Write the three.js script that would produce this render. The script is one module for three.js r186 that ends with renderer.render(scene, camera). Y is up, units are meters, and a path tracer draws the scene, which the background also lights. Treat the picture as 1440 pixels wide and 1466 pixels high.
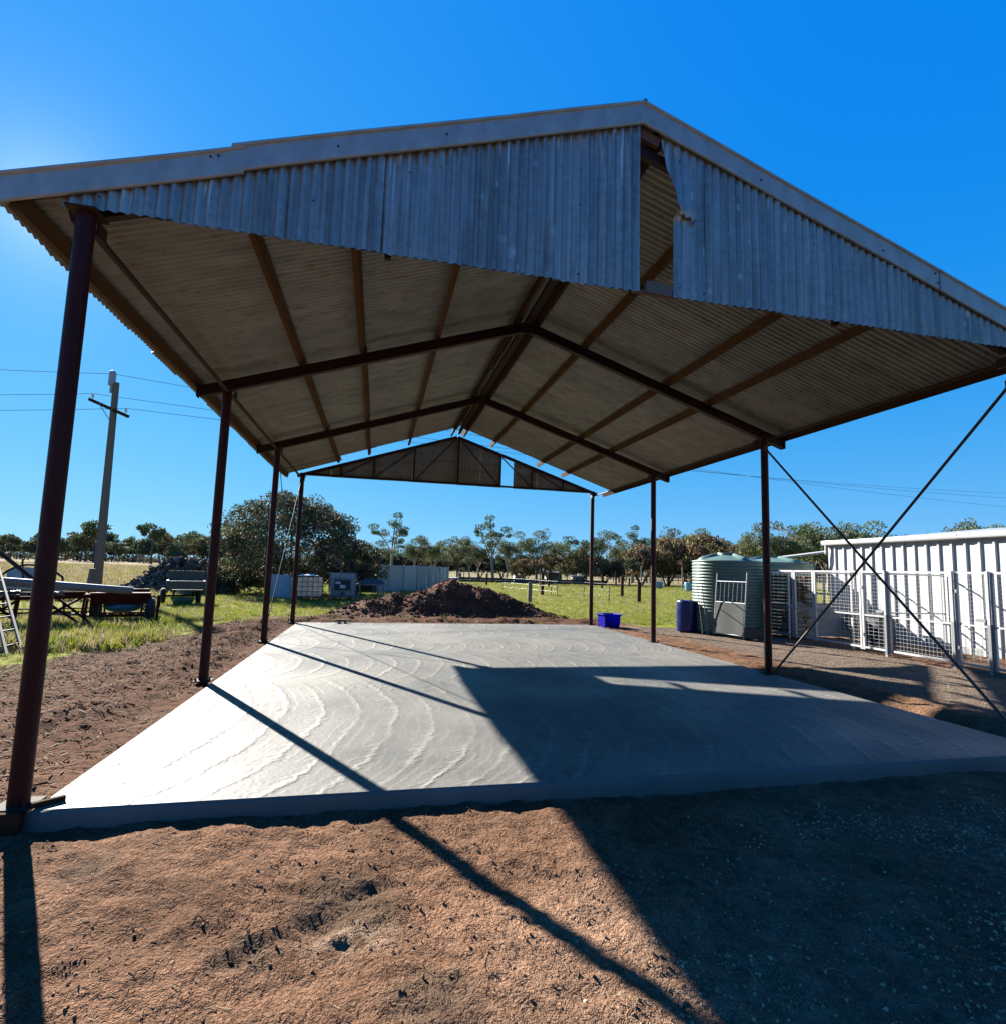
import * as THREE from 'three';
import { mergeGeometries, mergeVertices } from 'three/addons/utils/BufferGeometryUtils.js';

// ---------------------------------------------------------------- camera, sky, sun, exposure
const scene = new THREE.Scene();
const FOV = 85.735, FPX = 789.7, PITCH = 0.1049, YAW = -0.2202, ROLL = 0.0304;
const CAM = new THREE.Vector3(2.043, 1.5, 4.042);
const camera = new THREE.PerspectiveCamera(FOV, 1005 / 1024, 0.05, 4000);
camera.position.copy(CAM);
camera.rotation.set(PITCH, YAW, ROLL, 'YXZ');
camera.updateMatrixWorld();

const renderer = new THREE.WebGLRenderer({ antialias: true });
renderer.toneMapping = THREE.LinearToneMapping;
const EXPOSURE = 5.4;
renderer.toneMappingExposure = EXPOSURE;
renderer.shadowMap.enabled = true;
renderer.setSize(1005, 1024);

const SUN = new THREE.Vector3(-0.982, 1, -1.753).normalize();
{
  const W = 1024, H = 512, d = new Float32Array(W * H * 4), v = new THREE.Vector3();
  const mixv = (a, b, t) => a + (b - a) * t;
  for (let j = 0; j < H; j++) for (let i = 0; i < W; i++) {
    const phi = ((i + 0.5) / W - 0.5) * 2 * Math.PI, lat = ((j + 0.5) / H - 0.5) * Math.PI;
    v.set(Math.cos(lat) * Math.cos(phi), Math.sin(lat), Math.cos(lat) * Math.sin(phi));
    const g = Math.acos(Math.min(1, Math.max(-1, v.dot(SUN)))) * 180 / Math.PI;
    const e = Math.max(0, lat) * 180 / Math.PI;
    const h = Math.exp(-e / 15);                       // paler towards the horizon
    const s = Math.exp(-Math.pow(g / 43, 1.6));          // paler towards the sun
    let r = mixv(0.0, 0.31, h * h), gg = mixv(0.185, 0.62, h), b = mixv(0.82, 1.0, h);
    r += 0.20 * Math.pow(s, 1.5) * (0.2 + 0.8 * h); gg += 0.30 * s * (0.5 + 0.5 * h); b += 0.16 * s;
    const a = Math.exp(-g / 3.4);
    r += 0.46 * a; gg += 0.44 * a; b += 0.34 * a;
    const low = lat < 0 ? Math.max(0.25, 1 + lat * 4) : 1;
    const k = (j * W + i) * 4;
    d[k] = r * low / EXPOSURE; d[k + 1] = gg * low / EXPOSURE; d[k + 2] = b * low / EXPOSURE; d[k + 3] = 1;
  }
  const sky = new THREE.DataTexture(d, W, H, THREE.RGBAFormat, THREE.FloatType);
  sky.mapping = THREE.EquirectangularReflectionMapping;
  sky.magFilter = THREE.LinearFilter; sky.minFilter = THREE.LinearFilter; sky.wrapS = THREE.RepeatWrapping;
  sky.needsUpdate = true;
  scene.background = sky; scene.environment = sky;
}
const sun = new THREE.DirectionalLight(new THREE.Color(1, 0.955, 0.885), 5);
sun.position.copy(SUN).multiplyScalar(60).add(new THREE.Vector3(4, 0, -6));
sun.target.position.set(4, 0, -6);
sun.castShadow = true; sun.shadow.radius = 1; sun.shadow.mapSize.set(4096, 4096);
Object.assign(sun.shadow.camera, { left: -40, right: 40, top: 40, bottom: -40, near: 1, far: 200 });
scene.add(sun, sun.target);

// ---------------------------------------------------------------- helpers
const V = (x, y, z) => new THREE.Vector3(x, y, z);
function mulberry(a) { return () => { a |= 0; a = a + 0x6D2B79F5 | 0; let t = Math.imul(a ^ a >>> 15, 1 | a); t = t + Math.imul(t ^ t >>> 7, 61 | t) ^ t; return ((t ^ t >>> 14) >>> 0) / 4294967296; }; }
const clamp = (x, a = 0, b = 1) => Math.min(b, Math.max(a, x));
const lerp = (a, b, t) => a + (b - a) * t;
const sstep = (a, b, x) => { const t = clamp((x - a) / (b - a)); return t * t * (3 - 2 * t); };
function hash2(i, j, s) { let h = Math.imul(i, 374761393) ^ Math.imul(j, 668265263) ^ Math.imul(s + 1, 2147483647 ^ 0x5bd1e995); h = Math.imul(h ^ (h >>> 13), 1274126177); h ^= h >>> 16; h = Math.imul(h, 0x85ebca6b); return ((h ^ (h >>> 13)) >>> 0) / 4294967296; }
const NT = new Float32Array(65536); { const q = mulberry(4242); for (let i = 0; i < 65536; i++) NT[i] = q(); }
function vnoise(x, y, s = 0, per = 0) {
  let i = Math.floor(x), j = Math.floor(y); const fx = x - i, fy = y - j, u = fx * fx * (3 - 2 * fx), w = fy * fy * (3 - 2 * fy);
  const k = per ? per - 1 : 255, a = s * 37, b = s * 91, i1 = (((i + 1) & k) + a & 255) << 8, j1 = ((j + 1) & k) + b & 255; i = ((i & k) + a & 255) << 8; j = (j & k) + b & 255;
  const p = NT[i | j], q = NT[i | j1]; const t0 = p + (NT[i1 | j] - p) * u, t1 = q + (NT[i1 | j1] - q) * u; return t0 + (t1 - t0) * w;
}
function fbm(x, y, o = 4, s = 0, per = 0) { let a = 0.5, r = 0, n = 0; for (let k = 0; k < o; k++) { r += a * vnoise(x, y, s + k, per); n += a; x *= 2; y *= 2; per *= 2; a *= 0.5; } return r / n; }

// a pixel of the photograph: the direction it looks in, where that meets a plane, and the point at a depth
function ray(px, py) { return V((px - 720) / FPX, -(py - 733) / FPX, -1).applyEuler(camera.rotation); }
function onGround(px, py, y = 0) { const d = ray(px, py), t = (y - CAM.y) / d.y; return CAM.clone().addScaledVector(d, t); }
function atDepth(px, py, depth) { return CAM.clone().addScaledVector(ray(px, py), depth); }
const M_PX = (depth) => depth / FPX;                    // metres per photograph pixel at a depth

const used = {};
function numbered(n) { const k = used[n] = (used[n] ?? -1) + 1; return k ? `${n}_${String(k).padStart(3, '0')}` : n; }
function shadows(o) { o.traverse((c) => { if (c.isMesh) { c.castShadow = true; c.receiveShadow = true; } }); return o; }
function thing(name, label, category, pos = [0, 0, 0], turn = 0, group) {
  const o = new THREE.Group(); o.name = numbered(name); scene.add(o);
  o.position.set(...(pos.isVector3 ? pos.toArray() : pos)); o.rotation.y = turn; o.userData = { label, category };
  if (group) o.userData.group = group;
  return o;
}
function tag(o, label, category, group) { o.userData.label = label; o.userData.category = category; if (group) o.userData.group = group; return o; }
function part(parent, name, geo, mat) { const m = new THREE.Mesh(Array.isArray(geo) ? merge(geo) : geo, mat); m.name = name; m.castShadow = m.receiveShadow = true; parent.add(m); return m; }
function single(name, geo, mat, label, category, group) { const m = new THREE.Mesh(Array.isArray(geo) ? merge(geo) : geo, mat); m.name = numbered(name); m.castShadow = m.receiveShadow = true; scene.add(m); return tag(m, label, category, group); }
function struct(name, geo, mat) { const m = new THREE.Mesh(Array.isArray(geo) ? merge(geo) : geo, mat); m.name = numbered(name); m.userData.kind = 'structure'; m.castShadow = m.receiveShadow = true; scene.add(m); return m; }
function dup(root, pos, turn, scale, label, group) {
  const r = root.clone(); r.name = numbered(root.name.replace(/_\d{3}$/, '')); r.userData = { ...root.userData }; scene.add(r);
  r.position.set(...(pos.isVector3 ? pos.toArray() : pos)); r.rotation.y = turn; if (scale) r.scale.setScalar(scale);
  if (label) r.userData.label = label; if (group) r.userData.group = group;
  return r;
}
function merge(list) {
  const g = list.map((x) => { const y = x.index ? x.toNonIndexed() : x; for (const k of Object.keys(y.attributes)) if (!['position', 'normal', 'uv'].includes(k)) y.deleteAttribute(k); return y; });
  return g.length === 1 ? g[0] : mergeGeometries(g);
}
const ZUP = V(0, 1, 0);
function box(w, h, d, x = 0, y = 0, z = 0, rx = 0, ry = 0, rz = 0) { const g = new THREE.BoxGeometry(w, h, d); if (rx || ry || rz) g.applyMatrix4(new THREE.Matrix4().makeRotationFromEuler(new THREE.Euler(rx, ry, rz))); return g.translate(x, y, z); }
function bar(p, q, r, seg = 8, r2 = r) {                 // a round bar between two points
  const d = q.clone().sub(p), L = d.length(), g = new THREE.CylinderGeometry(r2, r, L, seg, 1);
  g.translate(0, L / 2, 0).applyQuaternion(new THREE.Quaternion().setFromUnitVectors(ZUP, d.normalize())); return g.translate(p.x, p.y, p.z);
}
function beam(p, q, w, h, roll = 0) {                    // a sawn or rolled bar, w across, h upright
  const d = q.clone().sub(p), L = d.length(), g = new THREE.BoxGeometry(w, h, L);
  const uv = g.attributes.uv; for (let i = 0; i < uv.count; i++) uv.setXY(i, uv.getX(i), uv.getY(i));
  if (roll) g.rotateZ(roll);
  const m = new THREE.Matrix4().lookAt(q, p, Math.abs(d.y / L) > 0.98 ? V(1, 0, 0) : ZUP); g.applyMatrix4(m);
  return g.translate((p.x + q.x) / 2, (p.y + q.y) / 2, (p.z + q.z) / 2);
}
function sweep(points, r, seg = 8, n = 32) { return new THREE.TubeGeometry(new THREE.CatmullRomCurve3(points), n, r, seg); }
function grid(nu, nv, f, uvf) {                          // a sheet (nu x nv cells), f(u, v) -> [x, y, z]
  const P = [], U = [], I = [];
  for (let j = 0; j <= nv; j++) for (let i = 0; i <= nu; i++) { const u = i / nu, v = j / nv, p = f(u, v); P.push(p[0], p[1], p[2]); const t = uvf ? uvf(u, v, p) : [u, v]; U.push(t[0], t[1]); }
  for (let j = 0; j < nv; j++) for (let i = 0; i < nu; i++) { const a = j * (nu + 1) + i, b = a + 1, c = a + nu + 1, e = c + 1; I.push(a, b, e, a, e, c); }
  const g = new THREE.BufferGeometry(); g.setAttribute('position', new THREE.Float32BufferAttribute(P, 3)); g.setAttribute('uv', new THREE.Float32BufferAttribute(U, 2)); g.setIndex(I); g.computeVertexNormals(); return g;
}
function instances(name, geo, mat, list, colorFn) {
  const m = new THREE.InstancedMesh(geo, mat, list.length); m.name = numbered(name); m.castShadow = m.receiveShadow = true;
  const q = new THREE.Quaternion(), e = new THREE.Euler(), M = new THREE.Matrix4(), s = new THREE.Vector3(), p = new THREE.Vector3();
  list.forEach((t, i) => { e.set(t.rx || 0, t.ry || 0, t.rz || 0); q.setFromEuler(e); s.set(t.sx ?? t.s, t.sy ?? t.s, t.sz ?? t.s); p.set(t.x, t.y, t.z); m.setMatrixAt(i, M.compose(p, q, s)); if (t.c) m.setColorAt(i, t.c); });
  m.userData.kind = 'stuff'; return m;
}
function tex(w, h, f, srgb = false, repeat = true) {     // f(x, y) -> [r, g, b] linear-ish 0..1 (stored as bytes)
  const d = new Uint8Array(w * h * 4);
  for (let j = 0; j < h; j++) for (let i = 0; i < w; i++) { const c = f(i, j), k = (j * w + i) * 4; d[k] = clamp(c[0]) * 255; d[k + 1] = clamp(c[1]) * 255; d[k + 2] = clamp(c[2]) * 255; d[k + 3] = 255; }
  const t = new THREE.DataTexture(d, w, h); t.magFilter = THREE.LinearFilter; t.minFilter = THREE.LinearMipmapLinearFilter; t.generateMipmaps = true;
  if (repeat) t.wrapS = t.wrapT = THREE.RepeatWrapping; if (srgb) t.colorSpace = THREE.SRGBColorSpace; t.needsUpdate = true; return t;
}
const lin = (r, g, b) => new THREE.Color().setRGB(r, g, b);
const mat = (r, g, b, rough = 0.8, metal = 0, extra = {}) => new (extra.specularIntensity !== undefined || extra.transmission ? THREE.MeshPhysicalMaterial : THREE.MeshStandardMaterial)({ color: lin(r, g, b), roughness: rough, metalness: metal, side: THREE.DoubleSide, ...extra });
const toS = (l) => Math.pow(clamp(l), 1 / 2.2);          // linear albedo to the stored byte of an sRGB map
// ---------------------------------------------------------------- materials
const grainT = tex(256, 512, (i, j) => { const n = fbm(i / 10, j / 170, 4, 3, 0) * 0.6 + fbm(i / 3, j / 60, 2, 9) * 0.4; const v = 0.72 + 0.5 * (n - 0.5); return [v, v, v]; });
const speckT = tex(512, 512, (i, j) => { const n = fbm(i / 32, j / 32, 5, 21, 16), f = hash2(i, j, 5); const v = 0.80 + 0.34 * (n - 0.5) + 0.10 * (f - 0.5); return [v, v, v]; });
const rustT = tex(512, 512, (i, j) => { const n = fbm(i / 40, j / 40, 5, 31, 0), m = sstep(0.5, 0.7, fbm(i / 24, j / 64, 4, 37, 0)); const k = 0.8 + 0.5 * (n - 0.5); return [k * lerp(0.9, 1, m), k * lerp(0.9, 0.62, m), k * lerp(0.9, 0.5, m)]; });
const bumpT = tex(512, 512, (i, j) => { const n = fbm(i / 16, j / 16, 5, 41, 32); return [n, n, n]; });
const dull = { specularIntensity: 0.08 };
const M = {
  oxide: mat(0.042, 0.006, 0.004, 0.5, 0.0, { map: rustT, bumpMap: bumpT, bumpScale: 0.0006, specularIntensity: 0.35 }),
  rafter: mat(0.028, 0.008, 0.006, 0.6, 0, { map: rustT, specularIntensity: 0.5 }),
  darkSteel: mat(0.03, 0.02, 0.016, 0.8, 0, { specularIntensity: 0.2 }),
  rod: mat(0.03, 0.015, 0.012, 0.5, 0.1),
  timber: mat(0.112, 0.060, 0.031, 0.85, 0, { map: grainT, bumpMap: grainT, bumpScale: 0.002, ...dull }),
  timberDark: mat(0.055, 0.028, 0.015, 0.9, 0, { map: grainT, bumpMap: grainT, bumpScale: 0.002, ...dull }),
  timberGrey: mat(0.17, 0.15, 0.125, 0.9, 0, { map: grainT, bumpMap: grainT, bumpScale: 0.003, ...dull }),
  timberPale: mat(0.30, 0.23, 0.155, 0.9, 0, { map: grainT, bumpMap: grainT, bumpScale: 0.002, ...dull }),
  flash: mat(0.33, 0.365, 0.35, 0.42, 0.3, { map: speckT }),
  galv: mat(0.20, 0.205, 0.21, 0.45, 0.6, { map: speckT }),
  zinc: mat(0.32, 0.335, 0.34, 0.5, 0.3, { map: speckT }),
  alu: mat(0.07, 0.072, 0.074, 0.7, 0.1, { specularIntensity: 0.4 }),
  white: mat(0.36, 0.36, 0.35, 0.45, 0, { map: speckT }),
  whiteMetal: mat(0.27, 0.272, 0.27, 0.42, 0),
  tank: mat(0.055, 0.098, 0.075, 0.42, 0),
  tankTop: mat(0.062, 0.108, 0.084, 0.5, 0),
  bluePlastic: mat(0.0002, 0.0012, 0.34, 0.6, 0, { transmission: 0.45, thickness: 0, specularIntensity: 0.12 }),
  drumBlue: mat(0.002, 0.007, 0.085, 0.3, 0, { map: speckT, specularIntensity: 0.7 }),
  paleBlue: mat(0.10, 0.24, 0.38, 0.5, 0),
  tarp: mat(0.012, 0.10, 0.20, 0.5, 0),
  black: mat(0.010, 0.010, 0.011, 0.6, 0),
  rubber: mat(0.014, 0.014, 0.014, 0.85, 0, { map: speckT }),
  redPaint: mat(0.055, 0.012, 0.009, 0.85, 0, { map: rustT, specularIntensity: 0.15 }),
  ibc: mat(0.85, 0.72, 0.58, 0.9, 0, { transmission: 0.5, thickness: 0, specularIntensity: 0.2 }),
  ibcGrey: mat(0.22, 0.23, 0.24, 0.4, 0),
  rustCage: mat(0.11, 0.05, 0.03, 0.8, 0),
  card: mat(0.48, 0.48, 0.46, 0.8, 0),
  pvc: mat(0.17, 0.17, 0.16, 0.6, 0, { map: speckT, specularIntensity: 0.4 }),
  polyGrey: mat(0.18, 0.185, 0.18, 0.7, 0, { map: speckT }),
  aqua: mat(0.04, 0.17, 0.16, 0.5, 0),
  soil: mat(1, 1, 1, 0.95, 0, { vertexColors: true, bumpMap: bumpT, bumpScale: 0.02, ...dull }),
  bark: mat(0.09, 0.07, 0.052, 0.95, 0, dull),
  barkPale: mat(0.22, 0.19, 0.155, 0.9, 0, dull),
  loose: mat(1, 1, 1, 0.96, 0, dull),
  leaf: new THREE.MeshPhysicalMaterial({ color: 0xffffff, vertexColors: true, roughness: 0.7, side: THREE.DoubleSide, transmission: 0.3, thickness: 0, specularIntensity: 0.15 }),
  grass: new THREE.MeshPhysicalMaterial({ color: 0xffffff, roughness: 0.8, side: THREE.DoubleSide, transmission: 0.45, thickness: 0, specularIntensity: 0.25 }),
};
// ---------------------------------------------------------------- ground
const PITS = [[onGround(495, 1305, -0.13), 0.30, 0.075, 0.62], [onGround(345, 1375, -0.13), 0.17, 0.04, 0.7], [onGround(615, 1445, -0.13), 0.2, 0.02, 0.5], [onGround(120, 1260, -0.13), 0.16, 0.025, 0.2]];
const CHALK = onGround(512, 1345, -0.13);
function soilAmount(x, z) {                              // bare dug earth round the slab
  const w = 0.9 * (fbm(x * 0.7, z * 0.7, 3, 71) - 0.5) + 0.5 * (fbm(x * 2.6, z * 2.6, 2, 75) - 0.5);
  const left = z > -0.5 ? -9 - (z + 0.5) * 2 : lerp(-3.4, -1.3, clamp((-z - 1) / 11));
  const far = -13.0;
  const right = z > -9.6 ? 40 : lerp(16.0, 9.6, clamp((-z - 9.6) / 1.6));
  let s = Math.min(x - left, right - x, z - far) + w * 1.5;
  return sstep(-0.25, 0.35, s);
}
function gravelAmount(x, z) {
  const n = fbm(x * 0.8, z * 0.8, 3, 91) - 0.5;
  const strip = sstep(8.9, 9.6, x + n) * sstep(-12.5, -11, z + n) * (1 - sstep(12.0, 12.5, x + n * 0.5)) ;
  const front = sstep(3.6, 6.0, x + z * 0.4 + n * 2.4) * sstep(0.35, 0.9, z) * 0.8;
  return clamp(Math.max(strip, front));
}
function gh(x, z) {
  const soil = soilAmount(x, z), grav = gravelAmount(x, z);
  const front = sstep(-0.5, 0.12, z);
  const inX = sstep(-3, -0.3, x) ;
  let y = lerp(-0.03, -0.11, front * inX);
  y -= 0.05 * sstep(-0.02, 0.4, x) * sstep(8.1, 7.8, x) * sstep(0.14, -0.2, z) * sstep(-11.2, -10.6, z);
  const near = sstep(40, 16, Math.hypot(x - 2, z - 4));
  if (near > 0) {
    y += (fbm(x * 0.9, z * 0.9, 3, 11) - 0.5) * 0.06 * near;
    const fine = (fbm(x * 5.5, z * 5.5, 4, 17) - 0.5), lump = Math.pow(fbm(x * 2.3, z * 2.3, 4, 23), 2);
    const rid = 1 - Math.abs(2 * fbm(x * 3.4 + 0.4 * z, z * 7.5 - x * 2, 4, 19) - 1);
    y += soil * (1 - grav * 0.6) * (fine * 0.042 + (lump - 0.25) * 0.034 + (rid - 0.7) * 0.026);
    y += soil * (1 - grav * 0.5) * (vnoise(x * 33, z * 33, 6) - 0.5) * 0.017;
    // dug soil cast up beside the slab on the left and at its far end
    const ls = sstep(-2.1, -0.9, x) * sstep(-0.12, -0.5, x) * sstep(-1.2, -2.6, z) * sstep(-12.4, -11, z);
    y += ls * (0.03 + 0.20 * Math.pow(fbm(x * 1.9, z * 1.5, 4, 29), 2) * (0.5 + fbm(x * 5, z * 5, 3, 33)));
    const fs = sstep(-11.35, -11.8, z) * sstep(-13.2, -12.3, z) * sstep(-1, 0.4, x) * sstep(10.2, 8.6, x);
    y += fs * (0.02 + 0.20 * Math.pow(fbm(x * 2.1, z * 2.6, 4, 37), 2));
    // trench and spoil along the right of the slab
    const rs = sstep(-2.7, -1.9, z) * sstep(2.5, 0.8, z);
    y += rs * (0.055 * Math.exp(-Math.pow((x - 8.92) / 0.17, 2)) * Math.pow(fbm(x * 4.5, z * 4.5, 4, 39), 1.5) * 1.6 - 0.10 * Math.exp(-Math.pow((x - 8.5) / 0.2, 2)));
    y -= sstep(-4, -2.4, z) * sstep(2, 0, z) * 0.05 * Math.exp(-Math.pow((x - 8.4) / 0.15, 2));
    // the hollow trodden along the front of the slab
    y -= 0.012 * Math.exp(-Math.pow((z - 0.2) / 0.12, 2)) * sstep(-0.3, 0.1, x) * sstep(8.6, 8.2, x);
    for (const [c, r, d, a] of PITS) { const dx = x - c.x, dz = z - c.z, u = dx * Math.cos(a) - dz * Math.sin(a), w = dx * Math.sin(a) + dz * Math.cos(a); const q = (u * u) / (r * r) + (w * w) / (r * r * 0.16); if (q < 4) { const e = Math.exp(-q * 1.6); y -= d * 0.62 * Math.pow(e, 0.8) * (0.35 + 0.9 * sstep(0.30, 0.70, fbm(x * 7, z * 7, 4, 43))) * 0.9 * (0.75 + 0.5 * vnoise(x * 24, z * 24, 45)); y += 0.02 * Math.exp(-Math.pow((Math.sqrt(q) - 1.25) / 0.3, 2)) * fbm(x * 8, z * 8, 2, 47); } }
  } else y = 0;
  return near < 1 ? y * near : y;
}
function groundColor(x, z) {
  const soil = soilAmount(x, z), grav = gravelAmount(x, z), n1 = fbm(x * 0.55, z * 0.55, 4, 51), n2 = fbm(x * 3.2, z * 3.2, 4, 55), n3 = vnoise(x * 24, z * 24, 57);
  const dist = Math.hypot(x - 2, z - 4);
  // grass and paddocks
  let g = [lerp(0.155, 0.215, n1), lerp(0.175, 0.22, n1), lerp(0.022, 0.036, n2)];
  const dryness = clamp(sstep(0.48, 0.62, fbm(x * 0.16, z * 0.16, 3, 59)) * 0.7 + sstep(-5, -14, x) * sstep(-16, -26, z));
  const dry = [lerp(0.19, 0.25, n1), lerp(0.155, 0.20, n1), lerp(0.075, 0.10, n2)];
  g = g.map((v, i) => lerp(v, dry[i], dryness));
  if (z < -62 || x > 34) g = g.map((v, i) => lerp(v, [0.20, 0.155, 0.10][i], 0.75 * sstep(-58, -72, z)));
  // red-brown earth
  const t = sstep(0.35, 0.7, n1), k = 0.50 + 0.80 * n2 + 0.26 * (n3 - 0.5);
  let s = [lerp(0.155, 0.220, t) * k, lerp(0.086, 0.130, t) * k, lerp(0.052, 0.082, t) * k];
  const damp = clamp(sstep(-0.15, -1.2, z) * sstep(2, -0.2, x) * 0.95 + sstep(-11, -12, z) * 0.8) * sstep(0.30, 0.55, 0.5 * n2 + 0.5 * fbm(x * 1.1, z * 1.1, 3, 63) + 0.1);
  s = s.map((v, i) => lerp(v, [0.098, 0.047, 0.028][i], damp));
  for (const [c, r] of PITS) { const q = Math.hypot(x - c.x, z - c.z) / r; if (q < 1.3) s = s.map((v, i) => lerp(v, [0.075, 0.052, 0.036][i], 0.7 * sstep(1.2, 0.4, q + 0.7 * (n2 - 0.5)))); }
  const ch = Math.hypot((x - CHALK.x) * 1.0, (z - CHALK.z) * 1.6) / 0.24; if (ch < 1.4) s = s.map((v, i) => lerp(v, [0.24, 0.18, 0.13][i], 0.4 * sstep(1.3, 0.5, ch + 1.4 * (n2 - 0.5)) * sstep(0.4, 0.6, n3 * 0.5 + n2 * 0.6)));
  const gv = 0.7 + 0.6 * n3; const gc = [0.135 * gv, 0.112 * gv, 0.09 * gv];
  s = s.map((v, i) => lerp(v, gc[i], grav * (0.55 + 0.4 * n2)));
  return g.map((v, i) => lerp(v, s[i], soil));
}
function axis(list) { const o = []; for (const [a, b, st] of list) { const n = Math.max(1, Math.round((b - a) / st)); for (let i = 0; i < n; i++) o.push(a + (b - a) * i / n); } o.push(list[list.length - 1][1]); return o; }
function grow(a, dir, st, f, end) { const o = []; let x = a; while (Math.abs(x) < end) { x += dir * st; st *= f; o.push(x); } return o; }
{
  const X = [...grow(-14, -1, 0.6, 1.25, 2600).reverse(), ...axis([[-14, -5, 0.25], [-5, -1.2, 0.09], [-1.2, 6.5, 0.028], [6.5, 9.6, 0.045], [9.6, 16, 0.12]]), ...grow(16, 1, 0.5, 1.25, 2600)];
  const Z = [...grow(-16, -1, 0.5, 1.22, 3200).reverse(), ...axis([[-16, -12.6, 0.15], [-12.6, -6, 0.08], [-6, 0.1, 0.06], [0.1, 3.6, 0.026], [3.6, 6, 0.12]]), ...grow(6, 1, 0.5, 1.4, 600)];
  const nx = X.length, nz = Z.length, P = new Float32Array(nx * nz * 3), C = new Float32Array(nx * nz * 3), U = new Float32Array(nx * nz * 2), I = [];
  for (let j = 0; j < nz; j++) for (let i = 0; i < nx; i++) {
    const k = j * nx + i, x = X[i], z = Z[j]; P[k * 3] = x; P[k * 3 + 1] = gh(x, z); P[k * 3 + 2] = z;
    const c = groundColor(x, z); C[k * 3] = c[0]; C[k * 3 + 1] = c[1]; C[k * 3 + 2] = c[2]; U[k * 2] = x / 1.7; U[k * 2 + 1] = z / 1.7;
  }
  for (let j = 0; j < nz - 1; j++) for (let i = 0; i < nx - 1; i++) { const a = j * nx + i, b = a + 1, c = a + nx, d = c + 1; I.push(a, c, d, a, d, b); }
  const g = new THREE.BufferGeometry(); g.setAttribute('position', new THREE.BufferAttribute(P, 3)); g.setAttribute('color', new THREE.BufferAttribute(C, 3)); g.setAttribute('uv', new THREE.BufferAttribute(U, 2)); g.setIndex(I); g.computeVertexNormals();
  const gm = tex(1024, 1024, (i, j) => { const n = fbm(i / 32, j / 32, 5, 61, 32), f = fbm(i / 4, j / 4, 2, 67, 256), h = hash2(i >> 1, j >> 1, 8); let v = 0.76 + 0.5 * (n - 0.5) + 0.75 * (f - 0.5); if (h > 0.982) v += 0.22; if (h < 0.03) v -= 0.35; return [v, v, v * 0.985]; });
  const gb = tex(1024, 1024, (i, j) => { const n = 0.5 * fbm(i / 32, j / 32, 5, 81, 32) + 0.32 * fbm(i / 8, j / 8, 2, 85, 128) + 0.18 * hash2(i >> 1, j >> 1, 87); return [n, n, n]; });
  struct('ground', g, new THREE.MeshPhysicalMaterial({ vertexColors: true, map: gm, bumpMap: gb, bumpScale: 0.034, roughness: 0.98, specularIntensity: 0.05 }));
}

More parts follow.
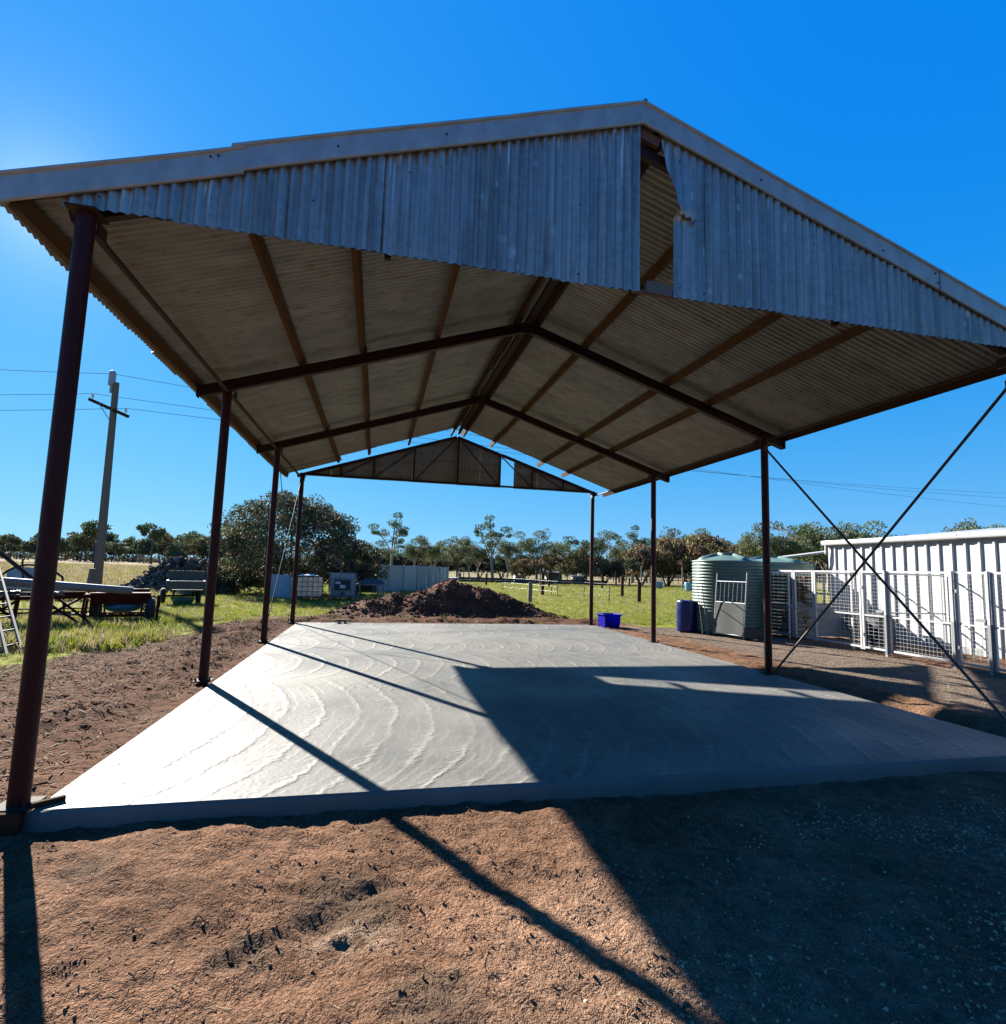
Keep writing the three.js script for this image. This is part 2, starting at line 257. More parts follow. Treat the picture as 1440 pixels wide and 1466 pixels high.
// ---------------------------------------------------------------- concrete slab, freshly floated
const SX0 = 0.1, SX1 = 8.22, SZ0 = 0.11, SZ1 = -11.25;
{
  const W = 1240, H = 1720, LX = SX1 - SX0, LZ = SZ0 - SZ1;
  // arcs left by the float: rows of sweeps worked backwards from the far end
  const hgt = new Float32Array(W * H), col = new Float32Array(W * H);
  const rows = [[-12.2, -9.9], [-9.9, -8.25], [-8.25, -6.1], [-6.1, -3.75], [-3.75, 0.9]].map(([a, b], k) => [(a + b) / 2 - (k === 4 ? 0.5 : 0), (b - a) / 2, 0.33 + 0.05 * hash2(k, 5, 7), k, a, b]);
  for (let j = 0; j < H; j++) for (let i = 0; i < W; i++) {
    const x = SX0 + LX * i / W, z = SZ1 + LZ * j / H;
    const wx = x + 0.16 * (fbm(x * 0.9, z * 0.9, 3, 201) - 0.5), wz = z + 0.38 * (fbm(x * 0.55, z * 0.8, 3, 207) - 0.5);
    let h = 0, ridge = 0, tick = 0, fineR = 0;
    for (const [zc, hh, step, k, za, zb] of rows) {
      const e = Math.min(wz - za, zb - wz); if (e < -0.12) continue;
      const dz = (wz - zc) / hh, R = 1.25;                 // half-round sweeps, tighter at the far side
      const arc = wx - hh * 0.75 * Math.sqrt(Math.max(0.05, R * R - dz * dz)) + 0.05 * (fbm(wx * 7, wz * 7, 3, 209) - 0.5);
      const ph = (arc + k * 0.13) / step, cell = Math.floor(ph), f = ph - cell, edge = sstep(-0.12, 0.16, e);
      const str = 0.6 + 0.4 * hash2(cell, k, 211), gap = sstep(0.36, 0.54, fbm(x * 1.7 + cell * 3, z * 1.7, 3, 213));
      const ser = 0.13 * (fbm(wx * 26, wz * 26, 2, 219) - 0.5) + 0.05 * (fbm(wx * 5, wz * 5, 2, 223) - 0.5), q = f + ser;
      const cr = Math.exp(-Math.pow((q - 0.82) / (q > 0.82 ? 0.04 : 0.09), 2)) * str * edge * (0.4 + 0.6 * gap);
      h += edge * 0.10 * (q - 0.5) * (q < 0.82 ? 1 : Math.max(0, (1 - q) / 0.18) * 2 - 1);
      ridge = Math.max(ridge, cr);
      const q3 = (ph * 3.0 + 1.4 * ser + 0.5 * fbm(wx * 3, wz * 3, 2, 225)) % 1; fineR = Math.max(fineR, edge * Math.exp(-Math.pow(((q3 + 1) % 1 - 0.6) / 0.14, 2)) * sstep(0.38, 0.6, fbm(x * 2.6, z * 2.6 + 7, 3, 227)));
      tick = Math.max(tick, edge * sstep(0.25, 0.8, q) * (q < 0.9 ? 1 : 0) * sstep(0.5, 0.72, fbm(arc * 9, wz * 34 + wx * 9, 2, 229)) * gap);
    }
    const tear = sstep(0.52, 0.75, fbm(x * 14 + 3 * z, z * 6, 4, 221)) * sstep(0.42, 0.6, fbm(x * 0.9, z * 0.9, 3, 227));
    const m = fbm(x * 2.4, z * 2.4, 4, 231), f2 = fbm(x * 40, z * 40, 2, 233);
    hgt[j * W + i] = 0.34 + 0.17 * ridge + 0.04 * fineR + h * 0.7 + 0.14 * tick + 0.20 * (m - 0.5) + 0.10 * tear + 0.09 * (f2 - 0.5);
    col[j * W + i] = 0.74 + 0.17 * (fbm(x * 0.7, z * 0.7, 4, 237) - 0.5) * 2 + 0.22 * (m - 0.5) + 0.12 * (fbm(x * 9, z * 9, 3, 239) - 0.5) + 0.08 * (f2 - 0.5) + 0.28 * ridge + 0.12 * fineR + 0.12 * tick - 0.14 * tear;
  }
  const bt = tex(W, H, (i, j) => { const v = hgt[j * W + i]; return [v, v, v]; }, false, false);
  const ct = tex(W, H, (i, j) => { const v = col[j * W + i]; return [v, v, v * 0.99]; }, false, false);
  const rt = tex(W >> 2, H >> 2, (i, j) => { const v = 0.74 + 0.5 * (fbm(i / 40, j / 40, 4, 241) - 0.5) + 0.3 * (hgt[(j * 4) * W + i * 4] - 0.4); return [v, v, v]; }, false, false);
  const cm = new THREE.MeshPhysicalMaterial({ color: lin(0.134, 0.128, 0.113), map: ct, bumpMap: bt, bumpScale: 0.020, roughness: 0.80, roughnessMap: rt, specularIntensity: 0.24 });
  // top and a rounded arris down to the sides
  const r = 0.03, dp = 0.19, off = [[0, 0], [0.008, -0.004], [0.02, -0.014], [r, -0.034], [r + 0.006, -0.09], [r + 0.002, -dp]];
  const P = [], U = [], I = [];
  const ring = (o, y) => [[SX0 + r - o, y, SZ1 + r - o], [SX1 - r + o, y, SZ1 + r - o], [SX1 - r + o, y, SZ0 - r + o], [SX0 + r - o, y, SZ0 - r + o]];
  const NN = 60;
  const outline = (o, y, wob) => { const c = ring(o, y), out = []; for (let k = 0; k < 4; k++) for (let i = 0; i < NN; i++) { const a = c[k], b = c[(k + 1) % 4], t = i / NN; const w = wob * (fbm(i * 0.3 + k * 50, k, 2, 251) - 0.5); const x = lerp(a[0], b[0], t), z = lerp(a[2], b[2], t); out.push([x + (k % 2 ? w : 0), a[1], z + (k % 2 ? 0 : w)]); } return out; };
  const rings = off.map(([o, y], n) => outline(o, y, n > 2 ? 0.014 : 0.004));
  const N4 = NN * 4; for (const R of rings) for (const p of R) { P.push(...p); U.push((p[0] - SX0) / LX, (p[2] - SZ1) / LZ); }
  for (let k = 0; k < rings.length - 1; k++) for (let i = 0; i < N4; i++) { const a = k * N4 + i, b = k * N4 + (i + 1) % N4, c = a + N4, d = b + N4; I.push(a, b, d, a, d, c); }
  const side = new THREE.BufferGeometry(); side.setAttribute('position', new THREE.Float32BufferAttribute(P, 3)); side.setAttribute('uv', new THREE.Float32BufferAttribute(U, 2)); side.setIndex(I); side.computeVertexNormals();
  const c = P.length / 3, top = new THREE.BufferGeometry(), TP = [], TU = [], TI = [];
  TP.push((SX0 + SX1) / 2, 0, (SZ0 + SZ1) / 2); TU.push(0.5, 0.5);
  for (const p of rings[0]) { TP.push(...p); TU.push((p[0] - SX0) / LX, (p[2] - SZ1) / LZ); }
  for (let i = 0; i < N4; i++) TI.push(0, 1 + (i + 1) % N4, 1 + i);
  top.setAttribute('position', new THREE.Float32BufferAttribute(TP, 3)); top.setAttribute('uv', new THREE.Float32BufferAttribute(TU, 2)); top.setIndex(TI); top.computeVertexNormals();
  const slab = struct('concrete_slab', top, cm);
  part(slab, 'formed_edge', side, mat(0.112, 0.107, 0.095, 0.85, 0, { map: speckT, bumpMap: bumpT, bumpScale: 0.004 }));
}
// ---------------------------------------------------------------- the open farm shed over the slab
const WID = 8.145, BAY = 3.7319, MID = WID / 2, SLOPE = 0.337, APEX = 5.40, GB = 3.84;
const roofY = (x) => APEX - SLOPE * Math.abs(x - MID);
const rafY = (x) => 5.175 - 0.331 * Math.abs(x - MID);
const POSTS = [0, -BAY, -2 * BAY, -3 * BAY];
const shed = thing('open_shed', 'open gable-roofed farm shed of rusty red posts and corrugated iron over the concrete slab', 'shed');
// sheet materials: dull zinc with streaks, each a map over the sheet's own place
const gableT = tex(2048, 512, (i, j) => {
  const x = i / 2048 * 10 - 1, y = 3.7 + j / 512 * 1.9, top = APEX - SLOPE * Math.abs(x - MID) - 0.04, dn = top - y;
  const sheet = Math.floor((x + 1) / 0.7), tone = 0.93 + 0.14 * hash2(sheet, 2, 301);
  let n = fbm(x * 3, y * 2, 4, 303), st = fbm(x * 34, y * 1.1, 3, 307), sp = fbm(x * 26, y * 26, 2, 311);
  let v = tone * (0.45 + 0.07 * (n - 0.5) + 0.34 * (st - 0.5) + 0.14 * (sp - 0.5));
  let r = v * 0.93, g = v * 0.99, b = v * 1.05;
  // lime-white drips that run down from the top edge and from single spots
  const src = sstep(0.52, 0.72, fbm(x * 4.2, 3.3, 3, 313)), len = 0.06 + 0.55 * Math.pow(hash2(Math.floor(x * 46), 7, 317), 2.2) * (0.4 + src);
  const thin = sstep(0.5, 0.72, fbm(x * 60, y * 2.2, 3, 319));
  const drip = src * thin * sstep(len, len * 0.3, dn) * sstep(-0.05, 0.0, dn);
  const spot = sstep(0.80, 0.86, fbm(x * 17, y * 9, 2, 323)) * sstep(0.45, 0.6, fbm(x * 1.3, y, 2, 329)) * 0.5;
  const w = clamp(drip * 1.2 + spot * 0.8); r = lerp(r, 0.98, w); g = lerp(g, 0.96, w); b = lerp(b, 0.92, w);
  const dirt = sstep(0.56, 0.8, fbm(x * 14, y * 1.0, 4, 331)) * 0.3; r *= 1 - dirt * 0.75; g *= 1 - dirt * 0.9; b *= 1 - dirt;
  return [r, g, b];
}, false, false);
const gableM = new THREE.MeshStandardMaterial({ color: lin(0.61, 0.57, 0.495), map: gableT, roughness: 0.4, metalness: 0.55, side: THREE.DoubleSide });
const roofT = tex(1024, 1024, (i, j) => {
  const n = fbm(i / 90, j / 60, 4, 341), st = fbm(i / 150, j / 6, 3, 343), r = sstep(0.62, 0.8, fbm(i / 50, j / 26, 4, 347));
  const v = 0.30 + 0.17 * (n - 0.5) + 0.13 * (st - 0.5); return [v * lerp(1, 0.85, r), v * lerp(0.985, 0.68, r), v * lerp(0.94, 0.5, r)];  // aged rusty iron, average also darkened below the gable map for underside shade
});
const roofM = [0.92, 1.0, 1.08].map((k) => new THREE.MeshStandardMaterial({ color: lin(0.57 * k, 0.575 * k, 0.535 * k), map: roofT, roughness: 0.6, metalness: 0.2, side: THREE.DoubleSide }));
const PITCH_C = 0.0762, AMP = 0.0085;
const wave = (s) => AMP * Math.cos(2 * Math.PI * s / PITCH_C);

// posts with base plates and cap plates
const postX = { L: 0, R: WID };
POSTS.forEach((z, k) => { for (const s of ['L', 'R']) {
  const x = postX[s], lean = [0.012, -0.01, 0.006, 0][k] * (s === 'L' ? 1 : -1), yb = -0.16;
  const p = part(shed, 'post', new THREE.CylinderGeometry(0.057, 0.057, 3.80 - yb, 28, 1).translate(x + lean, (3.80 + yb) / 2, z), M.oxide);
  part(p, 'cap_plate', box(0.19, 0.012, 0.19, x + lean, 3.806, z), M.rafter);
  part(p, 'base_plate', box(0.2, 0.012, 0.2, x + lean, 0.008, z), M.darkSteel);
  for (const a of [-1, 1]) part(p, 'bolt', new THREE.CylinderGeometry(0.012, 0.012, 0.05, 6).translate(x + a * 0.08, 0.03, z + 0.07), M.darkSteel);
  part(p, 'bracket', [box(0.012, 0.1, 0.12, x + (s === 'L' ? 0.07 : -0.07), 3.73, z + (k < 3 ? -0.09 : 0.09))], M.rafter);
} });
// portal rafters, rolled steel, running out past the posts to the eaves
function iBeam(p, q, h, w) {
  const d = q.clone().sub(p).normalize(), up = V(0, 0, 1).cross(d).normalize(); if (up.y < 0) up.negate();
  const o = (k) => [p.clone().addScaledVector(up, k), q.clone().addScaledVector(up, k)];
  return [beam(...o(h / 2 - 0.006), w, 0.012), beam(...o(-h / 2 + 0.006), w, 0.012), beam(p, q, 0.012, h - 0.026)];
}
for (const z of [-BAY, -2 * BAY]) for (const s of [-1, 1]) {
  const xe = MID + s * (MID + 0.36), p = V(xe, rafY(xe), z), q = V(MID + s * 0.012, rafY(MID) - 0.004, z);
  const r = part(shed, 'rafter', iBeam(p, q, 0.14, 0.09), M.rafter);
  part(r, 'end_plate', box(0.012, 0.14, 0.11, xe + s * 0.008, rafY(xe), z, 0, 0, 0), M.rafter);
}
for (const z of [-BAY, -2 * BAY]) part(shed, 'apex_plate', box(0.26, 0.15, 0.014, MID, rafY(MID) - 0.05, z + 0.056), M.rafter);
for (const s of [-1, 1]) {   // trusses behind the two gables
  for (const z of [-0.09, -3 * BAY + 0.03]) { const xe = MID + s * (MID + 0.12); part(shed, 'gable_rafter', beam(V(xe, rafY(xe) + 0.02, z), V(MID + s * 0.01, rafY(MID) + 0.015, z), 0.06, 0.08), M.rafter); }
}
for (const z of [-0.085, -3 * BAY + 0.03]) part(shed, 'bottom_chord', bar(V(-0.05, GB + (z > -1 ? 0.085 : 0.03), z), V(WID + 0.05, GB + (z > -1 ? 0.085 : 0.03), z), 0.03, 10), M.darkSteel);
// struts and diagonals of the far gable and the front one
for (const [z, list] of [[-3 * BAY + 0.06, [0.98, 1.83, 2.9, 4.12, 5.33, 6.26, 7.2]], [-0.12, [2.0, 4.05, 6.1]]]) {
  for (const x of list) part(shed, 'gable_strut', beam(V(x, GB + 0.03, z), V(x, rafY(x), z), x === 4.12 ? 0.1 : 0.04, 0.05), M.darkSteel);
}
for (const [a, b] of [[2.95, 4.0], [1.86, 2.86], [0.98, 1.8], [5.28, 4.2], [6.24, 5.36], [7.18, 6.3]]) part(shed, 'gable_brace', bar(V(a, GB + 0.05, -3 * BAY + 0.09), V(b, rafY(b) - 0.06, -3 * BAY + 0.09), 0.018, 6), M.darkSteel);
// purlins, sawn hardwood
const PUR = [0.90, 1.70, 2.75, 5.02, 6.42, 7.16];
const ZF = 0.0, ZR = -10.82;
for (const x of PUR) {
  const y = roofY(x) - 0.062, an = (x < MID ? 1 : -1) * Math.atan(SLOPE);
  const g = []; let z0 = ZF - 0.02;
  for (const z1 of [-BAY, -2 * BAY, -11.12]) { const o = 0.012 * (hash2(Math.round(x * 10), Math.round(z1), 3) - 0.5) * 2; g.push(beam(V(x + o, y, z0), V(x + o, y - 0.004, z1 + 0.004), 0.055, 0.1, an)); z0 = z1; }
  g.forEach((q) => part(shed, 'purlin', q, M.timber));
}
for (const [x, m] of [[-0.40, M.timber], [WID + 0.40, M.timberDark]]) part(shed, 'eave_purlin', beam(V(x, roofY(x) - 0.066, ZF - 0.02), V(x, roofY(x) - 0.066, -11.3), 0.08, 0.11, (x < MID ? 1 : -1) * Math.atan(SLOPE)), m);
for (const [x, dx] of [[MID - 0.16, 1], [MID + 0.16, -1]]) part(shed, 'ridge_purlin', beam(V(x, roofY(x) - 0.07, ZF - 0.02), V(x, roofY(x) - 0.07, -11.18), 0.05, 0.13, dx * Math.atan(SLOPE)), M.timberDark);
{ const r = mulberry(5); let z = -0.1; while (z > -10.9) { const L = 0.8 + 1.5 * r(); part(shed, 'ridge_packer', beam(V(MID - 0.08 + 0.02 * (r() - 0.5), APEX - 0.045, z), V(MID - 0.08 + 0.02 * (r() - 0.5), APEX - 0.045, Math.max(-10.95, z - L)), 0.06, 0.02, 0.2), r() > 0.4 ? M.timberGrey : M.timberDark); z -= L + 0.05 + 0.4 * r(); } }
part(shed, 'ridge_beam', box(0.09, 0.05, 11.0, MID + 0.02, APEX - 0.115, -5.55), M.darkSteel);
for (const z of [[0, 1], [1, 2], [2, 3]]) for (const x of [0, WID]) part(shed, 'eave_tie', bar(V(x, 3.745, POSTS[z[0]] - 0.07), V(x, 3.745, POSTS[z[1]] + 0.07), x ? 0.016 : 0.026, 8), M.rafter);
// roof sheets: two lengths a side, corrugations down the slope
{
  const rnd = mulberry(77), cover = 0.686, wS = 0.762;
  const cosS = Math.cos(Math.atan(SLOPE));
  for (const s of [-1, 1]) {
    const eave = MID + 0.56, lapAt = 2.28;
    for (const [d0, d1, lift] of [[0.02, lapAt + 0.08, 0.006], [lapAt - 0.08, eave, 0]]) {
      const roof = null; let z = 0.02, k = 0;
      while (z > -10.7) {
        const whole = s < 0 && d1 === eave;
        const zEnd = Math.max(z - wS, -10.82), w = z - zEnd, n = Math.max(8, Math.round(w / PITCH_C * 8));
        const sag = 0.004 * (rnd() - 0.5), dd = d1 === eave ? d1 + 0.03 * (rnd() - 0.5) : d1, zz = z, lf = lift + (k % 2) * 0.0012;
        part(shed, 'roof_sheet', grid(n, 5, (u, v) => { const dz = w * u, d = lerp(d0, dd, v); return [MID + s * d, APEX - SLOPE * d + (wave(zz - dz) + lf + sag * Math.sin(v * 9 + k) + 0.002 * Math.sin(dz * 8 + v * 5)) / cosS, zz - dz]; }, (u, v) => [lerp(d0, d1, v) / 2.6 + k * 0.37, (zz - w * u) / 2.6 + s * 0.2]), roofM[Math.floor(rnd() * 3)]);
        z -= cover; k++;
      }
    }
  }
  // the short corner of sheeting that reaches the far gable on the left
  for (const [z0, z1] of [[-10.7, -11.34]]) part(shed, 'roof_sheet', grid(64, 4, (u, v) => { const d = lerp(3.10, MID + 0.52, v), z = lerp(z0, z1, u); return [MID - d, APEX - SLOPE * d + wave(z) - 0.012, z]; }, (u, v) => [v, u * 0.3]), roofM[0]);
  part(shed, 'ridge_cap', grid(14, 10, (u, v) => { const a = (u - 0.5) * 2, x = MID + a * 0.24; return [x, APEX + 0.045 - SLOPE * Math.abs(a * 0.24) - 0.02 * (Math.abs(a) < 0.12 ? 1 - Math.abs(a) / 0.12 : 0) + (Math.abs(a) < 0.2 ? 0.02 * Math.cos(a / 0.2 * Math.PI / 2) : 0), lerp(0.03, -10.86, v)]; }), M.zinc);
}
// gable cladding: each sheet cut to the rake
function gableSheet(xa, xb, z, base, topf, material, seed, rows = 8, botf) {
  const n = Math.max(6, Math.round((xb - xa) / PITCH_C * 9)), r = mulberry(seed), ph = r() * 0.01, b1 = 0.006 * (r() - 0.5), jag = 0.008 * (r() - 0.5);
  return grid(n, rows, (u, v) => { const x = lerp(xa, xb, u), y0 = botf ? botf(x) : base + jag, y1 = Math.max(y0 + 0.002, topf(x)), y = lerp(y0, y1, v); return [x, y, z + 1.35 * wave(x + ph) + 0.014 * u + b1 * Math.sin(v * 3) + 0.003 * Math.sin(x * 5 + y * 4 + seed)]; }, (u, v, p) => [(p[0] + 1) / 10, (p[1] - 3.7) / 1.9]);
}
const rake = (x) => APEX - SLOPE * Math.abs(x - MID) - 0.035;
{
  const cladding = [];
  const cover = 0.70; let x = 4.045, k = 0;
  while (x > -0.1) { const xa = Math.max(-0.14, x - 0.762); part(shed, 'gable_sheet', gableSheet(xa, x, 0.0 + (k % 2) * 0.004, GB, rake, gableM, 400 + k), gableM); x -= cover; k++; }
  // right of the gap: a narrow torn sheet, folded back along its upper edge, then whole sheets
  const tornL = (y) => y > 4.6 ? lerp(4.40, 4.25, clamp((y - 4.6) / 0.62)) : 4.362;
  const torn = grid(34, 26, (u, v) => { const y = lerp(GB, rake(4.4), v), xl = tornL(y), xx = lerp(xl, 4.70, u), curl = sstep(4.58, 4.60, y) * sstep(4.62 + 0.5, 4.6, y) * Math.pow(1 - u, 2); return [xx, Math.min(y, rake(xx)), 0.004 + wave(xx) + 0.06 * curl]; }, (u, v, p) => [(p[0] + 1) / 10, (p[1] - 3.7) / 1.9]);
  part(shed, 'gable_sheet', torn, gableM).userData.label = 'torn narrow sheet beside the open gap in the front gable';
  part(shed, 'torn_edge', grid(20, 2, (u, v) => [lerp(4.37, 4.565, u), 4.60 - 0.055 * u - 0.018 * v + 0.008 * Math.sin(u * 22), 0.012 + 0.035 * v + 0.008 * Math.cos(u * 20)]), gableM);
  x = 4.66; k = 0;
  while (x < WID + 0.1) { const xb = Math.min(WID + 0.34, x + 0.762); part(shed, 'gable_sheet', gableSheet(x, xb, 0.0 + (k % 2 ? 0.0 : 0.006), GB, rake, gableM, 450 + k), gableM); x += cover; k++; }
  // far gable, with one sheet gone
  const fz = -3 * BAY - 0.03, frake = (q) => rafY(q) + 0.055;
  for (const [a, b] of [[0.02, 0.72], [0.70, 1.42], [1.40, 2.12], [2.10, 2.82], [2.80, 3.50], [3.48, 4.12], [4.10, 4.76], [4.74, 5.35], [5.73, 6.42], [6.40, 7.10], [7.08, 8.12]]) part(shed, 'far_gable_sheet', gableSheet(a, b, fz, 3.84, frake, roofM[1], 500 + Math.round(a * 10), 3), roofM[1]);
  // timber and rail seen through the gap
  part(shed, 'gap_block', box(0.24, 0.10, 0.06, 4.24, GB + 0.06, -0.03, 0, 0, -0.05), M.timberGrey);
  part(shed, 'gap_rail', beam(V(4.0, GB + 0.022, -0.03), V(4.42, GB + 0.018, -0.03), 0.03, 0.03), M.rustCage);
  part(shed, 'rusty_cleat', box(0.2, 0.09, 0.04, 4.15, 5.27, -0.03, 0, 0, -0.3), M.rustCage);
}
// roofing screws on the front cladding
{
  const r = mulberry(9), L = [];
  for (let x = 0.1; x < WID + 0.2; x += PITCH_C * 3) { if (x > 4.0 && x < 4.4) continue; const xs = Math.round(x / PITCH_C) * PITCH_C; for (const y of [GB + 0.07 + 0.02 * r(), rake(xs) - 0.16 - 0.04 * r(), (GB + rake(xs)) / 2]) if (y > GB + 0.03 && y < rake(xs) - 0.05 && r() > 0.6) L.push({ x: xs, y: y + 0.02 * (r() - 0.5), z: 0.012, rx: Math.PI / 2, s: 1 }); }
  const m = instances('roofing_screw', new THREE.CylinderGeometry(0.007, 0.010, 0.012, 8), M.darkSteel, L); m.name = 'roofing_screws'; shed.add(m);
}
// barge capping: folded face with a rolled top, in two lapped lengths a side
function barge(s, d0, d1, drop, zoff) {
  const prof = [[-0.10, 0.012], [-0.02, 0.012], [0.0, 0.008]]; for (let a = 0; a <= 6; a++) { const t = -Math.PI / 2 + a / 6 * Math.PI * 1.1; prof.push([0.004 + 0.013 * Math.cos(t) * 1.2, -0.008 + 0.013 * -Math.sin(-t) ]); }
  const P2 = [[-0.12, -0.125], [-0.118, 0.006], [-0.02, 0.014], [0.012, 0.013], [0.026, 0.004], [0.029, -0.008], [0.022, -0.018], [0.012, -0.022], [0.010, -0.03], [0.010, -0.12], [0.011, -0.186], [0.004, -0.196], [-0.008, -0.198]];
  return grid(12, P2.length - 1, (u, v) => { const q = P2[Math.round(v * (P2.length - 1))], d = lerp(d0, d1, u); return [MID + s * d, 5.535 - 0.3395 * d + q[1] - drop + 0.003 * Math.sin(d * 3.1), 0.035 + zoff + q[0]]; }, (u, v) => [lerp(d0, d1, u), v * 0.4]);
}
part(shed, 'barge_cap', barge(-1, 0, 3.19, 0, 0.006), M.flash);
part(shed, 'barge_cap', barge(-1, 3.1, MID + 0.62, 0.02, 0.0), M.flash);
part(shed, 'barge_cap', barge(1, 0, 3.17, 0, 0.002), M.flash);
part(shed, 'barge_cap', barge(1, 3.08, MID + 0.62, 0.006, 0.008), M.flash);
part(shed, 'apex_bolt', [new THREE.SphereGeometry(0.022, 10, 8).translate(MID + 0.005, 5.548, 0.04), box(0.05, 0.02, 0.03, MID, 5.535, 0.03)], M.darkSteel);
{ const L = []; for (const [x, dy] of [[0.75, 0.07], [0.80, 0.07], [2.4, 0.1], [5.2, 0.12], [6.5, 0.13], [7.1, 0.06], [7.13, 0.14], [1.6, 0.1]]) L.push({ x, y: 5.535 - 0.3395 * Math.abs(x - MID) - dy, z: 0.055, rx: Math.PI / 2, s: 1 }); const m = instances('cap_rivet', new THREE.CylinderGeometry(0.007, 0.008, 0.008, 8), M.darkSteel, L); m.name = 'cap_rivets'; shed.add(m); }
// rear barge on the right of the far gable and ragged purlin ends
// cross braces
for (const [a, b] of [[V(WID + 0.02, 3.52, -0.1), V(WID + 0.02, 0.05, -BAY + 0.12)], [V(WID - 0.03, 3.6, -BAY + 0.08), V(WID - 0.03, -0.02, -0.1)]]) { const m = part(shed, 'cross_brace', bar(a, b, 0.016, 8), M.rod); part(m, 'lug', box(0.03, 0.09, 0.08, a.x, a.y, a.z), M.rod); }
for (const [a, b] of [[V(0.03, 3.62, -2 * BAY - 0.06), V(0.03, 0.03, -3 * BAY + 0.08)], [V(-0.02, 3.62, -3 * BAY + 0.06), V(-0.02, 0.03, -2 * BAY - 0.08)]]) part(shed, 'cross_brace', bar(a, b, 0.008, 8), M.black);
// formwork left at the first post
single('formwork_board', beam(V(-1.6, -0.055, 0.10), V(0.10, -0.05, 0.135), 0.03, 0.12), M.timberDark, 'weathered formwork board lying against the foot of the front post beside the slab corner', 'board');
single('packing_timber', [beam(V(0.10, 0.016, 0.06), V(0.235, 0.016, -0.05), 0.03, 0.03)], M.timberDark, 'short dark timber packer lying on the corner of the slab beside the front post', 'timber');
// ---------------------------------------------------------------- right: white shed, mesh runs, tanks
{
  const b = thing('white_shed', 'long white ribbed steel shed with a gutter behind the mesh dog runs', 'shed', [15, 0, 0]);
  const z0 = -9.72, z1 = 6, H = 2.52, rib = 0.305;
  let z = z0, k = 0;
  while (z < z1) {        // wall sheets, three ribs each
    const zb = Math.min(z1, z + rib * 3), N = 3; const P = [];
    for (let r = 0; r < N; r++) for (const [t, o] of [[0, 0], [0.60, 0], [0.66, 0.038], [0.80, 0.038], [0.86, 0]]) P.push([z + (r + t) * rib, o]);
    P.push([z + N * rib, 0]);
    const zz = P; part(b, 'wall_sheet', (() => { const g = []; for (let i = 0; i < zz.length - 1; i++) { const [a, oa] = zz[i], [c, oc] = zz[i + 1]; g.push(grid(1, 3, (u, v) => [-lerp(oa, oc, u) - 0.003 * (k % 2), lerp(-0.05, H, v), lerp(a, c, u)])); } return merge(g); })(), M.white);
    z = zb; k++;
  }
  part(b, 'end_wall', box(6, H, 0.06, 3.02, H / 2, z0 - 0.035), M.white);
  part(b, 'rear_wall', box(0.06, H + 0.6, z1 - z0, 6, (H + 0.6) / 2, (z0 + z1) / 2), M.white);
  part(b, 'roof', grid(2, 40, (u, v) => [lerp(-0.06, 6.2, u), H + 0.09 + u * 0.7, lerp(z0 - 0.12, z1, v)]), M.zinc);
  for (const [a, c, dy] of [[z0 - 0.14, -5.9, 0], [-5.92, z1, 0.012]]) part(b, 'gutter', grid(1, 9, (u, v) => { const Q = [[-0.02, 0.10], [-0.02, 0], [-0.05, -0.015], [-0.09, -0.02], [-0.13, -0.015], [-0.15, 0.01], [-0.155, 0.06], [-0.155, 0.115], [-0.145, 0.125], [-0.135, 0.118]][Math.round(v * 9)]; return [Q[0], H + 0.0 + Q[1] + dy, lerp(a, c, u)]; }), M.whiteMetal);
  part(b, 'gutter_end', box(0.14, 0.13, 0.006, -0.085, H + 0.05, z0 - 0.145), M.whiteMetal);
  part(b, 'downpipe', [bar(V(-0.09, H, z0 - 0.02), V(-0.09, H - 0.28, z0 - 0.02), 0.045, 12)], M.whiteMetal);
  part(b, 'footing', box(0.14, 0.2, z1 - z0, 0.06, 0.0, (z0 + z1) / 2), M.polyGrey);
}
const FX = 12.3;
